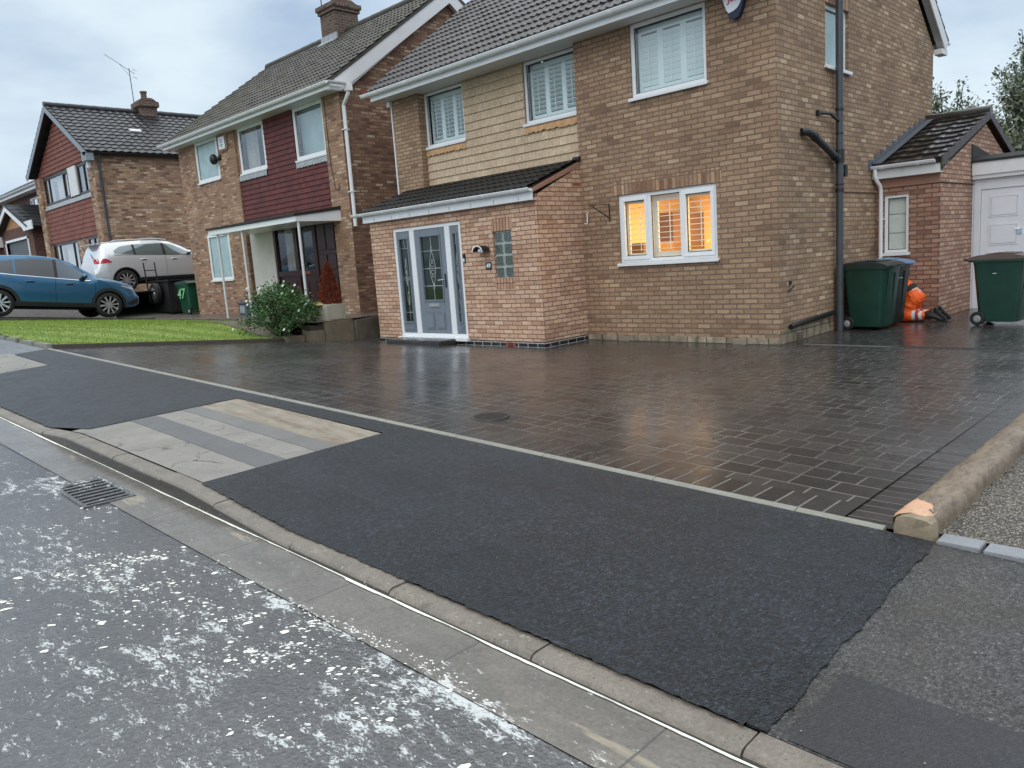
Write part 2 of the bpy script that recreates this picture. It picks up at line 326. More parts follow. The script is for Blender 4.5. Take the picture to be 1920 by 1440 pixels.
def paving(name, bw, rh, ms, rot=0.0, squash=.68, offset=.37):
    k = NT(name); uv = k.uv(); p = k.pos()
    if rot: uv = k.mapping(uv, rot=(0, 0, R(rot)))
    b = k.n('ShaderNodeTexBrick', {'offset': offset, 'squash': squash, 'squash_frequency': 3}, Vector=uv, Color1=(0, 0, 0), Color2=(1, 1, 1), Mortar=(.5, .5, .5), Scale=1.0, Mortar_Size=ms, Mortar_Smooth=.45, Bias=0, Brick_Width=bw, Row_Height=rh)
    c = k.ramp(b.outputs[0], [(0, (.022, .022, .0225)), (.5, (.032, .031, .031)), (1, (.045, .043, .042))])
    c = k.mix(1, c, k.ramp(k.noise(p, 120, 4, .75), [(.2, .65), (.8, 1.35)]), 'MULTIPLY')
    # joints: sand-filled and paler here and there
    jm = k.ramp(k.noise(p, 1.0, 4, .6), [(.38, 0), (.68, 1)])
    jc = k.mix(jm, (.060, .056, .053, 1), (.20, .185, .17, 1))
    c = k.mix(b.outputs[1], c, jc)
    # dried kiln-sand smears
    sm = k.math('MULTIPLY', k.ramp(k.noise(p, .75, 3), [(.5, 0), (.68, 1)]), k.ramp(k.noise(p, 26, 6, .75), [(.5, 0), (.68, .55)]))
    c = k.mix(sm, c, (.16, .145, .13, 1))
    tilt = k.math('MULTIPLY', b.outputs[0], .35)
    h = k.math('ADD', k.math('SUBTRACT', k.math('MULTIPLY', k.noise(p, 10, 3), .5), b.outputs[1]), k.math('ADD', tilt, k.math('MULTIPLY', k.noise(p, 150, 2), .10)))
    wet = k.noise(p, .55, 4, .6)
    r = k.ramp(k.math('MULTIPLY_ADD', k.noise(p, 9, 4), .35, k.math('MULTIPLY', wet, .65)), [(.36, .14), (.52, .25), (.68, .38)])
    r = k.math('ADD', r, k.math('MULTIPLY', sm, .5), clamp=True)
    return k.out(c, r, k.bump(h, .75, .0045), None, .75)
paving('paving', .25, .20, .0075)
paving('paving_soldier', 9.0, .135, .008, rot=90, squash=1, offset=0)
paving('paving_side', 9.0, .105, .005, squash=1, offset=0)

def road_mat():
    k = NT('road'); p = k.pos()
    v = k.n('ShaderNodeTexVoronoi', {'feature': 'F1'}, Vector=p, Scale=62, Randomness=1.0)
    v2 = k.n('ShaderNodeTexVoronoi', {'feature': 'F1'}, Vector=p, Scale=140, Randomness=1.0)
    g = k.noise(p, 34, 6, .75); big = k.noise(p, .7, 4, .6)
    c = k.ramp(v.outputs['Color'], [(0, (.045, .045, .046)), (.5, (.070, .071, .073)), (.85, (.095, .095, .097)), (1, (.16, .16, .16))])
    c = k.mix(.45, c, k.ramp(v2.outputs['Color'], [(0, (.035, .035, .035)), (.8, (.08, .08, .082)), (1, (.18, .18, .18))]))
    c = k.mix(1, c, k.ramp(g, [(.3, .6), (.7, 1.3)]), 'MULTIPLY')
    c = k.mix(1, c, k.ramp(big, [(.3, .75), (.7, 1.25)]), 'MULTIPLY')
    # soapy foam left on the wet surface: streaked along the flow
    wp = k.n('ShaderNodeVectorMath', {'operation': 'MULTIPLY_ADD'}); k.set(wp, 'i0', k.n('ShaderNodeTexNoise', None, Vector=p, Scale=9.0, Detail=4.0).outputs[1]); k.set(wp, 'i1', (.05, .05, 0)); k.set(wp, 'i2', p)
    fl = k.mapping(wp.outputs[0], (1.0, 2.4, 1), (0, 0, R(-42)))
    f1 = k.noise(fl, 8, 6, .72); f2 = k.noise(fl, 46, 5, .75)
    zone = k.ramp(k.noise(k.mapping(p, (1, 1, 1), loc=(2.3, .4, 0)), .9, 3, .55), [(.34, 0), (.62, 1)])
    s = k.math('MULTIPLY_ADD', zone, .11, k.math('MULTIPLY_ADD', f2, .42, k.math('MULTIPLY', f1, .58)))
    sx = k.n('ShaderNodeSeparateXYZ', None, Vector=p)
    yb = k.n('ShaderNodeMapRange', None, Value=sx.outputs[1], From_Min=-10.0, From_Max=-9.35, To_Min=-.045, To_Max=0.0)
    s = k.math('ADD', k.math('ADD', s, yb.outputs[0]), seam(k, p, sx))
    foam = k.ramp(s, [(.615, 0), (.665, .8)])
    c = k.mix(foam, c, (.68, .72, .72, 1))
    rip = k.noise(k.mapping(p, (1, 1.9, 1), (0, 0, R(-38))), 24, 5, .65)
    r = k.ramp(k.noise(p, 7, 5, .65), [(.35, .06), (.65, .22)])
    r = k.math('MULTIPLY_ADD', foam, .4, r, clamp=True)
    h = k.math('ADD', k.math('MULTIPLY', v.outputs['Distance'], 1.1), k.math('ADD', k.math('MULTIPLY', rip, 1.5), k.math('MULTIPLY_ADD', g, .8, k.math('MULTIPLY', foam, .7))))
    return k.out(c, r, k.bump(h, .36, .006), None, 1.0)
road_mat()
def gravel_mat():
    k = NT('gravel'); p = k.pos()
    v = k.n('ShaderNodeTexVoronoi', {'feature': 'F1'}, Vector=p, Scale=85, Randomness=1)
    c = k.ramp(v.outputs['Color'], [(0, (.03, .026, .022)), (.3, (.12, .105, .085)), (.65, (.28, .25, .20)), (1, (.60, .55, .46))], )
    c = k.mix(k.ramp(v.outputs['Distance'], [(.35, 0), (.6, .8)]), c, (.02, .018, .015, 1))
    return k.out(c, .35, k.bump(k.math('SUBTRACT', 1, v.outputs['Distance']), 1.0, .012))
gravel_mat()
def lawn_mat():
    k = NT('lawn'); p = k.pos()
    st = k.n('ShaderNodeTexWave', {'wave_type': 'BANDS', 'bands_direction': 'X'}, Vector=k.mapping(p, (1, 1, 1), (0, 0, R(62))), Scale=.36, Distortion=1.5, Detail=2, Detail_Scale=1.5)
    c = k.ramp(st.outputs[1], [(.25, (.135, .225, .02)), (.75, (.235, .32, .055))])
    c = k.mix(1, c, k.ramp(k.noise(p, 60, 4, .7), [(.2, .6), (.8, 1.4)]), 'MULTIPLY')
    c = k.mix(k.ramp(k.noise(p, 1.2, 4), [(.55, 0), (.75, .45)]), c, (.20, .25, .03, 1))
    return k.out(c, .6, k.bump(k.noise(p, 120, 3), .8, .02))
lawn_mat()
plain('soil', (.04, .032, .024), .9, var=.3)
plain('ground_far', (.09, .10, .07), .9, var=.3, vs=.2)
# ------------------------------------------------------------------ mesh helpers
WM = {}
class MB:
    def __init__(s): s.v = []; s.f = []
    def add(s, vs, fs):
        n = len(s.v); s.v += [tuple(map(float, v)) for v in vs]; s.f += [tuple(i + n for i in f) for f in fs]; return s
    def quad(s, a, b, c, d): return s.add([a, b, c, d], [(0, 1, 2, 3)])
    def poly(s, pts): return s.add(pts, [tuple(range(len(pts)))])
    def box(s, x0, x1, y0, y1, z0, z1):
        v = [(x, y, z) for x in (x0, x1) for y in (y0, y1) for z in (z0, z1)]
        return s.add(v, [(0, 1, 3, 2), (4, 6, 7, 5), (0, 4, 5, 1), (2, 3, 7, 6), (0, 2, 6, 4), (1, 5, 7, 3)])
    def prism(s, poly, axis, a0, a1):
        def P(p, a): return {'x': (a, p[0], p[1]), 'y': (p[0], a, p[1]), 'z': (p[0], p[1], a)}[axis]
        n = len(poly)
        return s.add([P(p, a0) for p in poly] + [P(p, a1) for p in poly],
                     [tuple(range(n)), tuple(range(2 * n - 1, n - 1, -1))] + [(i, (i + 1) % n, n + (i + 1) % n, n + i) for i in range(n)])
    def slab(s, pts, d):          # a planar polygon given thickness along vector d
        n = len(pts); d = Vector(d)
        return s.add([Vector(p) for p in pts] + [Vector(p) + d for p in pts],
                     [tuple(range(n)), tuple(range(2 * n - 1, n - 1, -1))] + [(i, (i + 1) % n, n + (i + 1) % n, n + i) for i in range(n)])
    def tube(s, pts, r, n=8, caps=True):
        pts = [Vector(p) for p in pts]; rr = r if isinstance(r, (list, tuple)) else [r] * len(pts)
        base = len(s.v); up = None
        for i, p in enumerate(pts):
            t = (pts[min(i + 1, len(pts) - 1)] - pts[max(i - 1, 0)]).normalized()
            if up is None:
                up = Vector((0, 0, 1)) if abs(t.z) < .9 else Vector((1, 0, 0))
            a = t.cross(up).normalized(); b = a.cross(t).normalized(); up = b
            for j in range(n):
                an = 2 * math.pi * j / n; q = p + (a * math.cos(an) + b * math.sin(an)) * rr[i]; s.v.append(tuple(q))
        for i in range(len(pts) - 1):
            for j in range(n):
                s.f.append((base + i * n + j, base + i * n + (j + 1) % n, base + (i + 1) * n + (j + 1) % n, base + (i + 1) * n + j))
        if caps: s.f.append(tuple(base + j for j in range(n))[::-1]); s.f.append(tuple(base + (len(pts) - 1) * n + j for j in range(n)))
        return s
    def cyl(s, a, b, r0, r1=None, n=16): return s.tube([a, b], [r0, r0 if r1 is None else r1], n)
    def lathe(s, prof, c=(0, 0, 0), n=20, axis='z'):
        base = len(s.v); m = len(prof)
        for i in range(n):
            an = 2 * math.pi * i / n; ca, sa = math.cos(an), math.sin(an)
            for r, h in prof:
                q = {'z': (r * ca, r * sa, h), 'y': (r * ca, h, r * sa), 'x': (h, r * ca, r * sa)}[axis]
                s.v.append((q[0] + c[0], q[1] + c[1], q[2] + c[2]))
        for i in range(n):
            for j in range(m - 1):
                a = base + i * m + j; b = base + ((i + 1) % n) * m + j; s.f.append((a, b, b + 1, a + 1))
        return s
    def ball(s, c, r, n=10, m=7):
        r = r if isinstance(r, (tuple, list)) else (r, r, r)
        base = len(s.v); s.v.append((c[0], c[1], c[2] - r[2]))
        for i in range(1, m):
            ph = -math.pi / 2 + math.pi * i / m
            for j in range(n):
                th = 2 * math.pi * j / n; s.v.append((c[0] + r[0] * math.cos(ph) * math.cos(th), c[1] + r[1] * math.cos(ph) * math.sin(th), c[2] + r[2] * math.sin(ph)))
        s.v.append((c[0], c[1], c[2] + r[2])); top = len(s.v) - 1
        for j in range(n):
            s.f.append((base, base + 1 + (j + 1) % n, base + 1 + j)); s.f.append((top, top - n + j, top - n + (j + 1) % n))
        for i in range(m - 2):
            for j in range(n):
                a = base + 1 + i * n; s.f.append((a + j, a + (j + 1) % n, a + n + (j + 1) % n, a + n + j))
        return s
    def grid(s, fn, us, vs):
        n = len(vs)
        return s.add([fn(u, v) for u in us for v in vs], [(i * n + j, (i + 1) * n + j, (i + 1) * n + j + 1, i * n + j + 1) for i in range(len(us) - 1) for j in range(n - 1)])
    def build(s, name, mat, parent=None, local=False, smooth=False, bevel=0, uv=None, fixn=True):
        me = bpy.data.meshes.new(name)
        V = s.v
        if parent is not None and not local:
            inv = WM[parent.name].inverted(); V2 = [tuple(inv @ Vector(v)) for v in V]
        else: V2 = V
        me.from_pydata(V2, [], s.f); me.update()
        if fixn or bevel:
            bm = bmesh.new(); bm.from_mesh(me)
            if fixn: bmesh.ops.recalc_face_normals(bm, faces=bm.faces)
            if bevel: bmesh.ops.bevel(bm, geom=[e for e in bm.edges if len(e.link_faces) == 2 and e.calc_face_angle(0) > .5], offset=bevel, segments=2, affect='EDGES', clamp_overlap=True)
            bm.to_mesh(me); bm.free()
        W = WM[parent.name] if parent is not None else Matrix.Identity(4)
        ul = me.uv_layers.new(name='UVMap'); R3 = W.to_3x3()
        nv = len(me.vertices); co = np.empty(nv * 3); me.vertices.foreach_get('co', co); co = co.reshape(-1, 3)
        Wn = np.array(W); co = co @ Wn[:3, :3].T + Wn[:3, 3]
        li = np.empty(len(me.loops), dtype=np.int32); me.loops.foreach_get('vertex_index', li)
        if uv is not None:
            U = uv(co[li])
        else:
            nf = len(me.polygons); pn = np.empty(nf * 3); me.polygons.foreach_get('normal', pn); pn = pn.reshape(-1, 3) @ np.array(R3).T
            lt = np.empty(nf, dtype=np.int32); me.polygons.foreach_get('loop_total', lt); ln = np.repeat(np.abs(pn), lt, axis=0); c = co[li]
            U = np.where((ln[:, 2] > .75)[:, None], c[:, [0, 1]], np.where((ln[:, 0] > ln[:, 1])[:, None], c[:, [1, 2]], c[:, [0, 2]]))
        ul.data.foreach_set('uv', np.ascontiguousarray(U, dtype=np.float32).ravel())
        me.materials.append(M[mat] if isinstance(mat, str) else mat)
        if smooth:
            me.polygons.foreach_set('use_smooth', np.ones(len(me.polygons), dtype=bool))
            if smooth != 'all': me.set_sharp_from_angle(angle=R(smooth if smooth is not True else 40))
        o = bpy.data.objects.new(name, me); COL.objects.link(o)
        if parent is not None: o.parent = parent; WM[o.name] = WM[parent.name]
        else: WM[o.name] = Matrix.Identity(4)
        return o
def tag(o, label=None, cat=None, group=None, kind=None):
    if label: o['label'] = label
    if cat: o['category'] = cat
    if group: o['group'] = group
    if kind: o['kind'] = kind
    return o
def thing(name, loc, label, cat, rz=0, group=None):
    o = bpy.data.objects.new(name, None); COL.objects.link(o); o.empty_display_size = .1
    o.location = loc; o.rotation_euler = (0, 0, rz)
    WM[o.name] = Matrix.Translation(loc) @ Matrix.Rotation(rz, 4, 'Z')
    return tag(o, label, cat, group)
def copy_tree(o, parent=None):
    c = o.copy(); COL.objects.link(c); c.parent = parent
    for ch in list(o.children): copy_tree(ch, c)
    return c
def structure(mb, name, mat, label=None, cat=None, **kw):
    o = mb.build(name, mat, **kw); o['kind'] = 'structure'
    if label: o['label'] = label
    if cat: o['category'] = cat
    return o
def text_mesh(txt, size, name, mat, parent, M4, ext=.002, bold=0.0):
    cu = bpy.data.curves.new(name, 'FONT'); cu.body = txt; cu.size = size; cu.extrude = ext; cu.offset = bold; cu.align_x = 'CENTER'; cu.align_y = 'CENTER'; cu.resolution_u = 4
    o = bpy.data.objects.new(name, cu); COL.objects.link(o)
    dg = bpy.context.evaluated_depsgraph_get(); me = bpy.data.meshes.new_from_object(o.evaluated_get(dg))
    COL.objects.unlink(o); bpy.data.objects.remove(o); me.name = name
    me.transform(WM[parent.name].inverted() @ M4); me.materials.clear(); me.materials.append(M[mat])
    q = bpy.data.objects.new(name, me); COL.objects.link(q); q.parent = parent; WM[q.name] = WM[parent.name]; return q
# wall sheet with openings; plane 'y' (faces -y) or 'x' (faces +x); rv = depth of the reveal behind the face
def wall(mb, plane, c, u0, u1, z0, z1, holes=(), rv=.1):
    P = (lambda u, w, z: (u, c - w, z)) if plane == 'y' else (lambda u, w, z: (c + w, u, z))
    us = sorted({u0, u1, *[h[i] for h in holes for i in (0, 1) if u0 < h[i] < u1]}); zs = sorted({z0, z1, *[h[i] for h in holes for i in (2, 3) if z0 < h[i] < z1]})
    for a, b in zip(us, us[1:]):
        for d, e in zip(zs, zs[1:]):
            m = ((a + b) / 2, (d + e) / 2)
            if any(h[0] < m[0] < h[1] and h[2] < m[1] < h[3] for h in holes): continue
            mb.quad(P(a, 0, d), P(b, 0, d), P(b, 0, e), P(a, 0, e))
    for a, b, d, e in holes:
        for p, q in (((a, d), (a, e)), ((b, d), (b, e)), ((a, d), (b, d)), ((a, e), (b, e))):
            mb.quad(P(p[0], 0, p[1]), P(q[0], 0, q[1]), P(q[0], -rv, q[1]), P(p[0], -rv, p[1]))
    return mb
def pmap(plane, c):   # box in wall coordinates: u along the wall, w outwards, z up
    if plane == 'y': return lambda mb, u0, u1, w0, w1, z0, z1: mb.box(u0, u1, c - w1, c - w0, z0, z1)
    return lambda mb, u0, u1, w0, w1, z0, z1: mb.box(c + w0, c + w1, u0, u1, z0, z1)
def window(par, plane, c, u0, u1, z0, z1, cols=((0, 1, 0),), inset=.03, fw=.055, fm='upvc', sill=True, sill_m=None, glassm='glass', blind=None, label=None, name='window', bt=.05):
    B = pmap(plane, c); m = MB(); w1 = -inset; w0 = -inset - .07; W = u1 - u0
    B(m, u0, u1, w0, w1, z0, z0 + fw); B(m, u0, u1, w0, w1, z1 - fw, z1)
    B(m, u0, u0 + fw, w0, w1, z0 + fw, z1 - fw); B(m, u1 - fw, u1, w0, w1, z0 + fw, z1 - fw)
    for a, b, op in cols[:-1]:
        x = u0 + W * b; B(m, x - fw * .5, x + fw * .5, w0, w1 - .001, z0 + fw, z1 - fw)
    fr = None; panes = []
    for i, (a, b, op) in enumerate(cols):
        x0 = u0 + W * a + (fw if i == 0 else fw * .5); x1 = u0 + W * b - (fw if i == len(cols) - 1 else fw * .5); y0, y1 = z0 + fw, z1 - fw
        if op:
            s = .05; e = .012; x0 -= e; x1 += e; y0 -= e; y1 += e
            B(m, x0, x1, w0 + .02, w1 + .018, y0, y0 + s + e); B(m, x0, x1, w0 + .02, w1 + .018, y1 - s - e, y1)
            B(m, x0, x0 + s + e, w0 + .02, w1 + .018, y0 + s + e, y1 - s - e); B(m, x1 - s - e, x1, w0 + .02, w1 + .018, y0 + s + e, y1 - s - e)
            x0 += s + e; x1 -= s + e; y0 += s + e; y1 -= s + e
        panes.append((x0, x1, y0, y1))
    fr = m.build(name, fm, par, bevel=.004)
    if label: fr['label'] = label
    g = MB()
    for x0, x1, y0, y1 in panes: B(g, x0 - .004, x1 + .004, w0 + .028, w0 + .034, y0 - .004, y1 + .004)
    g.build('pane', glassm, fr)
    gk = MB()
    for x0, x1, y0, y1 in panes:
        t = .012
        for q in ((x0, x1, y0, y0 + t), (x0, x1, y1 - t, y1), (x0, x0 + t, y0 + t, y1 - t), (x1 - t, x1, y0 + t, y1 - t)): B(gk, q[0], q[1], w0 + .036, w0 + .042, q[2], q[3])
    gk.build('gasket', 'black_plastic', fr)
    if sill:
        s = MB(); B(s, u0 - .035, u1 + .035, w0, .055, z0 - .034, z0 - .001); B(s, u0 - .035, u1 + .035, .04, .056, z0 - .05, z0 - .034)
        s.build('sill', sill_m or fm, fr, bevel=.004)
    if blind:
        kind = blind[0]; d = w0 - blind[1]
        if kind == 'shutter':
            n, tilt, mt, gap = blind[2:6]; b = MB(); iw = (u1 - u0 - 2 * fw)
            for i in range(n):
                a = u0 + fw + iw * i / n; e = u0 + fw + iw * (i + 1) / n; st = .05
                B(b, a, a + st, d - .028, d, z0 + fw, z1 - fw); B(b, e - st, e, d - .028, d, z0 + fw, z1 - fw)
                B(b, a + st, e - st, d - .028, d, z0 + fw, z0 + fw + .09); B(b, a + st, e - st, d - .028, d, z1 - fw - .09, z1 - fw)
                zz = z0 + fw + .10
                while zz < z1 - fw - .12:
                    cs, sn = math.cos(tilt) * .036, math.sin(tilt) * .036; zc = zz + gap / 2
                    pr = [(d - .014 - cs, zc - sn - .004), (d - .014 + cs, zc + sn - .004), (d - .014 + cs, zc + sn + .004), (d - .014 - cs, zc - sn + .004)]
                    if plane == 'y': b.prism([(c - p[0], p[1]) for p in pr], 'x', a + st, e - st)
                    else: b.prism([(c + p[0], p[1]) for p in pr], 'y', a + st, e - st)
                    zz += gap
                um = (a + e) / 2
                B(b, um - .006, um + .006, d + .018, d + .026, z0 + fw + .12, z1 - fw - .14)
            b.build('shutter', mt, fr)
        elif kind == 'slab':
            b = MB(); B(b, u0 + .01, u1 - .01, d - .01, d, z0 + .01, z1 - .01); b.build('blind', blind[2], fr)
        elif kind == 'curtain':
            for a, e in blind[2]:
                b = MB(); n = 40
                pts = [(u0 + (u1 - u0) * (a + (e - a) * i / n), d + .03 * math.sin(i * 1.7) + .012 * math.sin(i * 4.1)) for i in range(n + 1)]
                for p, q in zip(pts, pts[1:]):
                    if plane == 'y': b.quad((p[0], c - p[1], z0), (q[0], c - q[1], z0), (q[0], c - q[1], z1), (p[0], c - p[1], z1))
                    else: b.quad((c + p[1], p[0], z0), (c + q[1], q[0], z0), (c + q[1], q[0], z1), (c + p[1], p[0], z1))
                b.build('curtain', blind[3] if len(blind) > 3 else 'curtain', fr, smooth='all')
    return fr
# tiled roof slope: o = eaves corner, s = along the eaves, t = up the slope
def roof(par, o, s, t, L, T, mat, tw=.3, g=.33, amp=.022, step=.03, name='roof', prof='roll', nsub=10, deck=.06):
    o = Vector(o); s = Vector(s).normalized(); t = Vector(t).normalized(); n = s.cross(t)
    if n.z < 0: n = -n
    def h(x):
        f = (x / tw) % 1
        if prof == 'roll': return amp * (max(0, math.cos((f - .25) * 2 * math.pi * 2)) ** 1.0) * (1 if f < .5 or True else .6)
        if prof == 'pan': return amp * .5 * (1 + math.sin(f * 2 * math.pi))
        return amp * (1 if f < .12 or f > .88 else 0)
    ns = max(2, int(L / tw * nsub)); xs = [L * i / ns for i in range(ns + 1)]; hs = [h(x) for x in xs]
    rnd = random.Random(int(abs(o.x * 31 + o.z * 17)) + 5)
    mb = MB(); nc = int(math.ceil(T / g)); base = 0; vs = []; fs = []
    for c in range(nc):
        t0, t1 = c * g, min((c + 1) * g + .03, T); r0 = len(vs)
        jit = [rnd.uniform(-.004, .004) for _ in range(int(L / tw) + 2)]
        for row in range(3):
            for i, x in enumerate(xs):
                j = jit[int(x / tw)]
                tt = t0 + (j if row < 2 else 0) if row < 2 else t1
                hh = hs[i] + (0 if row == 0 else step if row == 1 else .002)
                vs.append(o + s * x + t * tt + n * (hh + j * .8))
        m = ns + 1
        for row in range(2):
            for i in range(ns): fs.append((r0 + row * m + i, r0 + row * m + i + 1, r0 + (row + 1) * m + i + 1, r0 + (row + 1) * m + i))
    mb.add(vs, fs)
    mb.slab([o, o + s * L, o + s * L + t * T, o + t * T], n * -deck)
    so, to, oo = np.array(s), np.array(t), np.array(o)
    return mb.build(name, mat, par, smooth=30, uv=lambda c: np.stack([(c - oo) @ so, (c - oo) @ to], 1), fixn=False)
def ridge(mb, a, b, r=.11, seg=.45):
    a, b = Vector(a), Vector(b); L = (b - a).length; d = (b - a) / L; n = int(L / seg)
    for i in range(n):
        p, q = a + d * (L * i / n), a + d * (L * (i + 1) / n + .0)
        mb.tube([p, q], [r, r * .93], 12)
    return mb
def gutter(par, x0, x1, y, z, r=.056, n_br=0, name='gutter', mat='upvc', axis='x'):
    pr = [(y - r * math.cos(math.pi * i / 10), z - r * math.sin(math.pi * i / 10)) for i in range(11)]
    pr = pr + [(y + r * .86, z - .004), (y - r * .86, z - .004)][::1]
    mb = MB(); mb.prism(pr, axis, x0, x1)
    mb.prism([(y - r - .006, z - .006), (y - r + .008, z - .006), (y - r + .008, z + .008), (y - r - .006, z + .008)], axis, x0, x1)
    o = mb.build(name, mat, par, smooth=45)
    for i in range(n_br):
        x = x0 + (x1 - x0) * (i + .5) / n_br; b = MB()
        pb = [(y - (r + .008) * math.cos(math.pi * j / 10), z - (r + .008) * math.sin(math.pi * j / 10)) for j in range(11)]
        b.prism(pb, axis, x - .03, x + .03); b.build('gutter_bracket', mat, o, smooth=45)
    return o
def air_brick(par, plane, c, u, z, w=.215, h=.07, mat='terracotta', hole='vent_dark', rows=3, cols=7):
    B = pmap(plane, c); m = MB(); B(m, u - w / 2, u + w / 2, -.01, .006, z, z + h); o = m.build('air_brick', mat, par)
    k = MB()
    for i in range(cols):
        for j in range(rows):
            x = u - w / 2 + w * (i + .5) / cols; y = z + h * (j + .5) / rows; B(k, x - w / cols * .3, x + w / cols * .3, .006, .0085, y - h / rows * .28, y + h / rows * .28)
    k.build('vent_hole', hole, o); return o
def lap(mb, x0, x1, y, z0, z1, g, lip=.019, base=.012):     # tile hanging: lapped courses on a wall that faces -y
    n = max(1, round((z1 - z0) / g)); gg = (z1 - z0) / n
    for i in range(n):
        a = z0 + gg * i; b = a + gg
        mb.add([(x0, y - base - lip, a), (x1, y - base - lip, a), (x1, y - base, b), (x0, y - base, b), (x0, y, a), (x1, y, a)], [(0, 1, 2, 3), (4, 5, 1, 0)])
        mb.add([(x0, y - base - lip, a), (x0, y, a), (x0, y, b), (x0, y - base, b)], [(0, 1, 2, 3)]); mb.add([(x1, y - base - lip, a), (x1, y, a), (x1, y, b), (x1, y - base, b)], [(0, 1, 2, 3)])
    return mb
# ------------------------------------------------------------------ levels of the ground
def S(x): return .0416 * (3.73 - x)
def ye(x): return -6.6 + .022 * (x - 3.73)
def yk(x): return -8.40 + .022 * (x - 3.73)
def lift(x):                       # kerb upstand above the dropped level
    def sm(a, b, t): t = min(1, max(0, (t - a) / (b - a))); return t
    return .075 * sm(-3.35, -2.45, x) * (1 - sm(-.15, 1.05, x)) + .0 
def kerb_top(x): return S(x) - .105 + lift(x)
def pave_z(x, y):
    t = min(1, max(0, (ye(x) - y) / (ye(x) - yk(x)))); return S(x) + (kerb_top(x) + .002 - S(x)) * t
def drive_z(x, y):
    t = min(1, max(0, (-1.15 - y) / (-1.15 - ye(x)))); return S(x) * t
def road_z(x, y): return S(x) - .145 + .012 * min(4, max(0, yk(x) - .45 - y))
def lawn_z(x, y):
    t = min(1, max(0, (-1.95 - y) / (-1.95 - ye(x)))); b = .45 if x > -21.6 else 1.3
    z = b + (S(x) + .05 - b) * t; q = min(1, max(0, (x + 12.6) / 2.9)); q = q * q * (3 - 2 * q)
    return z + (drive_z(-9.6, y) + .04 - z) * q if q > 0 else z
def lin(a, b, n): return [a + (b - a) * i / n for i in range(n + 1)]
def sheet(fn, xs, y0f, y1f, ny, dz=0):
    mb = MB()
    return mb.grid(lambda x, k: (x, y0f(x) + (y1f(x) - y0f(x)) * k, fn(x, y0f(x) + (y1f(x) - y0f(x)) * k) + dz), xs, lin(0, 1, ny))
# ------------------------------------------------------------------ setting: ground, road, pavement, drives
cst = lambda v: (lambda x: v)
g = MB(); cl = lambda x: max(-60, min(25, x))
g.grid(lambda x, y: (x, y, S(cl(x)) - .55), [-400, -150, -60, -40, -20, 0, 25, 120, 400], [-400, -120, -40, -10, 10, 60, 160, 500])
structure(g, 'ground', 'ground_far')
yc = lambda x: yk(x) - .46
structure(sheet(road_z, lin(-45, 14, 60), cst(-24), yc, 24), 'road', 'road', smooth='all')
structure(sheet(road_z, lin(-45, 14, 60), lambda x: yc(x) + .0, lambda x: yk(x) - .128, 3, .004), 'road_channel', 'channel', smooth='all')
# kerb stones, butted with open joints
k = MB(); x = -44.0; rk = random.Random(4)
edges = [-4.95, -4.05, -3.2, -2.3, -1.4, -.5, .3, 1.2, 2.1, 3.02, 3.93, 4.84, 5.75, 6.66]
allx = [(-44 + .9 * i, -44 + .9 * (i + 1)) for i in range(43)] + list(zip([-5.3] + edges, edges)) + [(6.66 + .9 * i, 7.56 + .9 * i) for i in range(6)]
for a, b in allx:
    j = rk.uniform(-.004, .004); dyk = rk.uniform(-.004, .004)
    xs = lin(a + .005, b - .005, 4)
    def prof(xx):
        z = kerb_top(xx) + j; y = yk(xx) + dyk; r = S(xx) - .30
        return [(y, r), (y, z), (y - .095, z - .002), (y - .113, z - .008), (y - .124, z - .022), (y - .128, z - .04 if z - .04 > r else r), (y - .13, r)]
    m = len(prof(0)); vs = [(xx, *q) for xx in xs for q in prof(xx)]
    fs = [(i * m + q, (i + 1) * m + q, (i + 1) * m + q + 1, i * m + q + 1) for i in range(4) for q in range(m - 1)] + [tuple(range(m)), tuple(range(4 * m, 5 * m))[::-1]]
    k.add(vs, fs)
structure(k, 'kerb', 'kerb', smooth=35)
ko = bpy.data.objects['kerb']; ko.data.materials.append(M['kerb_damp_shade'])
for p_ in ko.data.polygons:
    if p_.normal.y < -.8: p_.material_index = 1  # road-side faces get a darker copy: damp plus upright-face shade put into colour
jb = MB(); jb.grid(lambda x, q: (x, yk(x) - .122 + .116 * q, kerb_top(x) - .035), lin(-44, 12, 120), [0, 1]); structure(jb, 'kerb_bed', 'plinth_soil')
# pavement surfaces
def pv(x0, x1, y0f, y1f, mat, name, dz=0, n=14, ny=10): return structure(sheet(pave_z, lin(x0, x1, n), y0f, y1f, ny, dz), name, mat, smooth='all')
rag = lambda x, s=0: .0012 * math.sin(x * 9.1 + s) + .002 * math.sin(x * 23.7 + s * 2) + .003 * math.sin(x * 61 + s) + .003 * math.sin(x * 113 + s * 3)
pv(-2.62, 3.93, lambda x: ye(x) - .04, lambda x: yk(x) if x > -.11 else -6.985 + rag(x) * .4 + .012 * (x + 1.3) * 0, 'tarmac_new', 'pavement', .004, 60, 12) if 0 else None
t = MB()                       # new black tarmac, laid round the old concrete panel
def strip(xs, f0, f1, ny): 
    t.grid(lambda x, q: (x, f0(x) + (f1(x) - f0(x)) * q, pave_z(x, f0(x) + (f1(x) - f0(x)) * q) + .009), xs, lin(0, 1, ny))
top = lambda x: ye(x) - .052 + rag(x, 1) * .7
strip(lin(-.09, 3.88, 160), lambda x: yk(x) - .016 + rag(x) * 1.2, top, 14)
strip(lin(-2.6, -.09, 30), lambda x: -6.985 + .012 * (x + 1.3) + rag(x, 2) * .6, top, 5)
strip(lin(-7.65, -2.6, 120), lambda x: yk(x) - .016 + rag(x, 3) if x < -3.3 else yk(x) - .016 + .12 * min(1, (x + 3.3) / .7), top, 14)
strip(lin(-9.55, -7.65, 12), lambda x: -7.42 + rag(x, 4), top, 6)
sd = MB()
